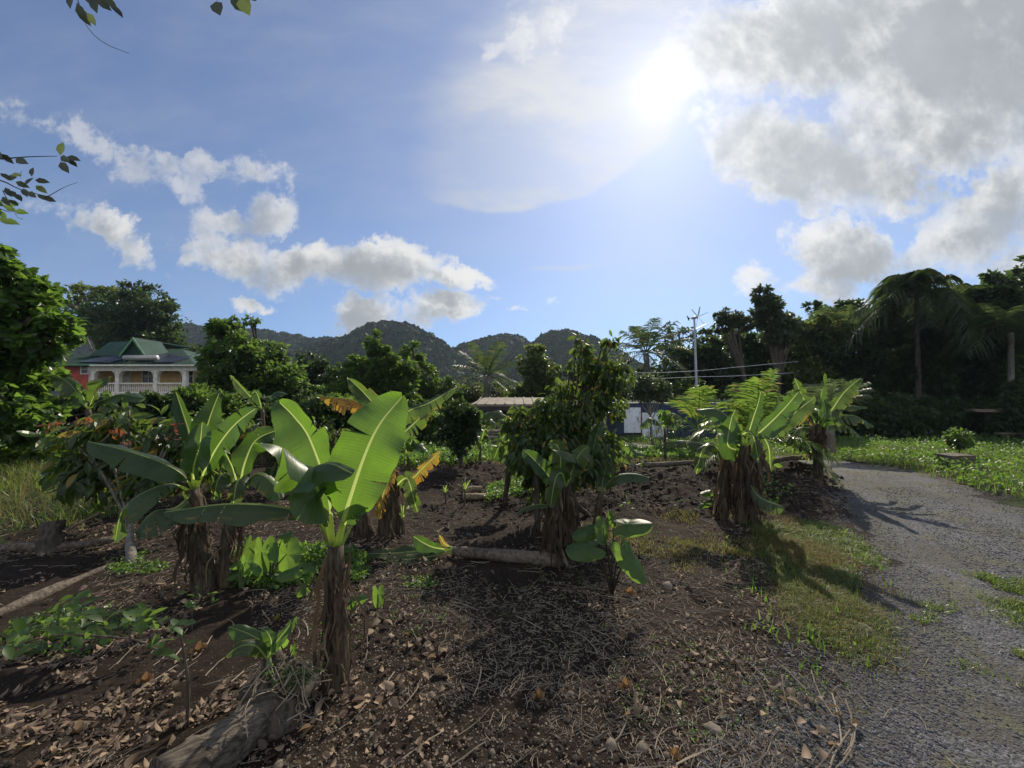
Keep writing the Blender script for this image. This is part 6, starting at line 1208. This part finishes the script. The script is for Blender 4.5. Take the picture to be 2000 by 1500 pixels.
# leaf litter, straw, pebbles
def litter(n, xy, ls, seed, mat='litter', T=T_DEAD, label='', lift=.012, name='leaf_litter', cat='leaf litter', flat=.35):
    g = np.random.default_rng(seed); pos = np.column_stack([xy, ground_z(xy[:, 0], xy[:, 1]) + lift * g.uniform(.6, 1.6, len(xy))]); dv = g.normal(size=pos.shape) * [1, 1, .18]
    V_, F_ = leaves(pos, dv, ls * (.35 + 1.5 * g.random(len(xy)) ** 2), T, seed, up=np.array([0, 0, 1.0]) * np.sign(g.uniform(-.7, 1, len(xy)))[:, None] + flat * g.normal(size=pos.shape))
    tag(mesh(name, V_, F_, M[mat], smooth=True), label, cat, kind='stuff')
q = fan(34000, 1.5, 6.5, -300, 780, 91, .9); q = q[fbm(q[:, 0] * 1.1, q[:, 1] * 1.6, 4, 92, .6) > .10]; litter(0, q[:3600], .036, 91, label='curled dead brown leaves strewn over the soil on the left'); litter(0, q[3600:6600], .034, 191, T=T_LONG, flat=.2, label='narrow dead leaves strewn over the soil on the left'); litter(0, q[6600:9000], .020, 291, T=T_ROUND, flat=.2, label='broken leaf scraps between the larger dead leaves')
q = fan(24000, 1.5, 9, 650, 1650, 93, .9); q = q[(fbm(q[:, 0] * 1.6, q[:, 1] * 2.0, 4, 94, .6) > .06) & (road_m(q[:, 0], q[:, 1]) < -.05)]; litter(0, q[:3200], .026, 93, label='small dead leaves in loose drifts over the middle of the plot')
piles = [(640, 1395, .16, 120), (700, 1378, .12, 60), (770, 1220, .14, 90), (835, 1260, .12, 70), (880, 1080, .25, 160), (800, 1105, .3, 200), (1290, 1385, .10, 50), (1500, 1350, .2, 110), (430, 1370, .2, 110), (300, 1150, .3, 200), (560, 990, .5, 300), (1530, 1400, .15, 70), (820, 1300, .10, 50)]
q = np.concatenate([np.array(gd(a, b)) + np.random.default_rng(int(a)).normal(size=(k, 2)) * r for a, b, r, k in piles]); litter(0, q[::2], .042, 95, label='heaps of curled dead leaves at the plant bases', lift=.03, flat=.8)
def straws(xy, L, w, seed):
    g = np.random.default_rng(seed); n = len(xy); K = 5; t = np.linspace(-.5, .5, K); a = g.uniform(0, 6.28, n); o = np.stack([np.cos(a), np.sin(a)], 1); s = np.stack([-o[:, 1], o[:, 0]], 1); L = L * g.uniform(.3, 1.5, n); cv = g.normal(size=n) * .2
    c = xy[:, None] + o[:, None] * (L[:, None] * t)[..., None] + s[:, None] * (L * cv)[:, None, None] * (t ** 2 * 2)[None, :, None]; z = ground_z(c[..., 0], c[..., 1]); z = z.mean(1, keepdims=True) * .6 + z * .4 + .004 + .012 * g.random((n, 1)) + (L * g.normal(size=n) * .12)[:, None] * t
    z = np.maximum(z, ground_z(c[..., 0], c[..., 1]) + .002); c3 = np.concatenate([c, z[..., None]], 2); ww = (w * g.uniform(.6, 1.5, n))[:, None, None] * s[:, None]; ww = np.concatenate([ww, np.zeros((n, 1, 1))], 2); hh = np.array([0, 0, 1.0]) * w
    V = np.stack([c3 - ww, c3 + hh, c3 + ww], 2).reshape(-1, 3); i = np.arange(K - 1) * 3; Q = np.concatenate([np.stack([i, i + 1, i + 4, i + 3], 1), np.stack([i + 1, i + 2, i + 5, i + 4], 1)])
    return V, [(Q[None] + (np.arange(n) * K * 3)[:, None, None]).reshape(-1, 4)]
q = fan(26000, 1.5, 8.5, -200, 1650, 96, .9); q = q[(fbm(q[:, 0] * 1.2, q[:, 1] * 1.6, 4, 97, .6) > -.05)][:16000]; stuff('straw', straws(q, .06, .0012, 96), 'straw', 'dry straw and fine roots scattered over the soil', 'straw')
q = fan(330, 1.5, 6.5, 0, 1650, 98, .9); stuff('twigs', straws(q, .24, .0026, 98), 'straw', 'longer bent twigs and rootlets lying about the plot', 'twigs')
q = np.array(gd(1340, 1180)) + np.random.default_rng(1).normal(size=(900, 2)) * (.7, .45); stuff('straw', straws(q, .10, .0014, 99), 'straw', 'matted straw on the soil right of the nearest taro', 'straw')
q = fan(15000, 1.5, 6, 500, 1560, 101, 1.1); g = np.random.default_rng(101); w = fbm(q[:, 0] * 1.2, q[:, 1] * 1.4, 3, 102) > -.25 - .1 * (2.5 - q[:, 1]); q = q[w & (road_m(q[:, 0], q[:, 1]) < .1)]
V, F = rocks(np.column_stack([q, ground_z(q[:, 0], q[:, 1]) + .001]), .0015 + .0045 * g.random(len(q)) ** 3 + .0012 * q[:, 1], 103, 0, .7, .12); tag(mesh('pebbles', V, F, M['stone'], smooth=False), 'small tan pebbles peppering the dark soil', 'pebbles', kind='stuff')
q = fan(32000, 1.3, 7, 1350, 2200, 104, 1.0); sd_ = poly_sd(q[:, 0], q[:, 1], ROADP) + .12 * fbm(q[:, 0], q[:, 1], 3, 160); q = q[(road_m(q[:, 0], q[:, 1]) > -.2) & ((np.abs(sd_ - .62) > .17) | (np.random.default_rng(1).random(len(q)) < .25))]; g = np.random.default_rng(104); M['chip'] = plainmat('road_chipping', (.13, .132, .145), .75, .5, 40, bump=.2)
V, F = rocks(np.column_stack([q, ground_z(q[:, 0], q[:, 1]) + .001]), .0025 + .006 * g.random(len(q)) ** 3 + .001 * q[:, 1], 105, 0, .7, .14); tag(mesh('gravel_chippings', V, F, M['chip'], smooth=False), 'loose grey stone chippings on the gravel road', 'gravel', kind='stuff')
q = np.concatenate([(lambda a: a[poly_sd(a[:, 0], a[:, 1], TILL) > 0])(fan(12000, 3.5, 11, 850, 1660, 106, .8)), (lambda a: a[(fbm(a[:, 0] * 1.5, a[:, 1] * 1.5, 3, 108) > 0) & (road_m(a[:, 0], a[:, 1]) < 0)])(fan(16000, 1.5, 7, -100, 1600, 109, .9))]); g = np.random.default_rng(106); M['clod'] = plainmat('soil_clod', (.034, .025, .019), .95, .4, 20, bump=.8)
V, F = rocks(np.column_stack([q, ground_z(q[:, 0], q[:, 1])]), (.004 + .0016 * q[:, 1]) * (.5 + 3 * g.random(len(q)) ** 4), 107, 0, .8, .16); tag(mesh('soil_clods', V, F, M['clod'], smooth=False), 'dark turned clods covering the tilled mounds', 'soil clods', kind='stuff')
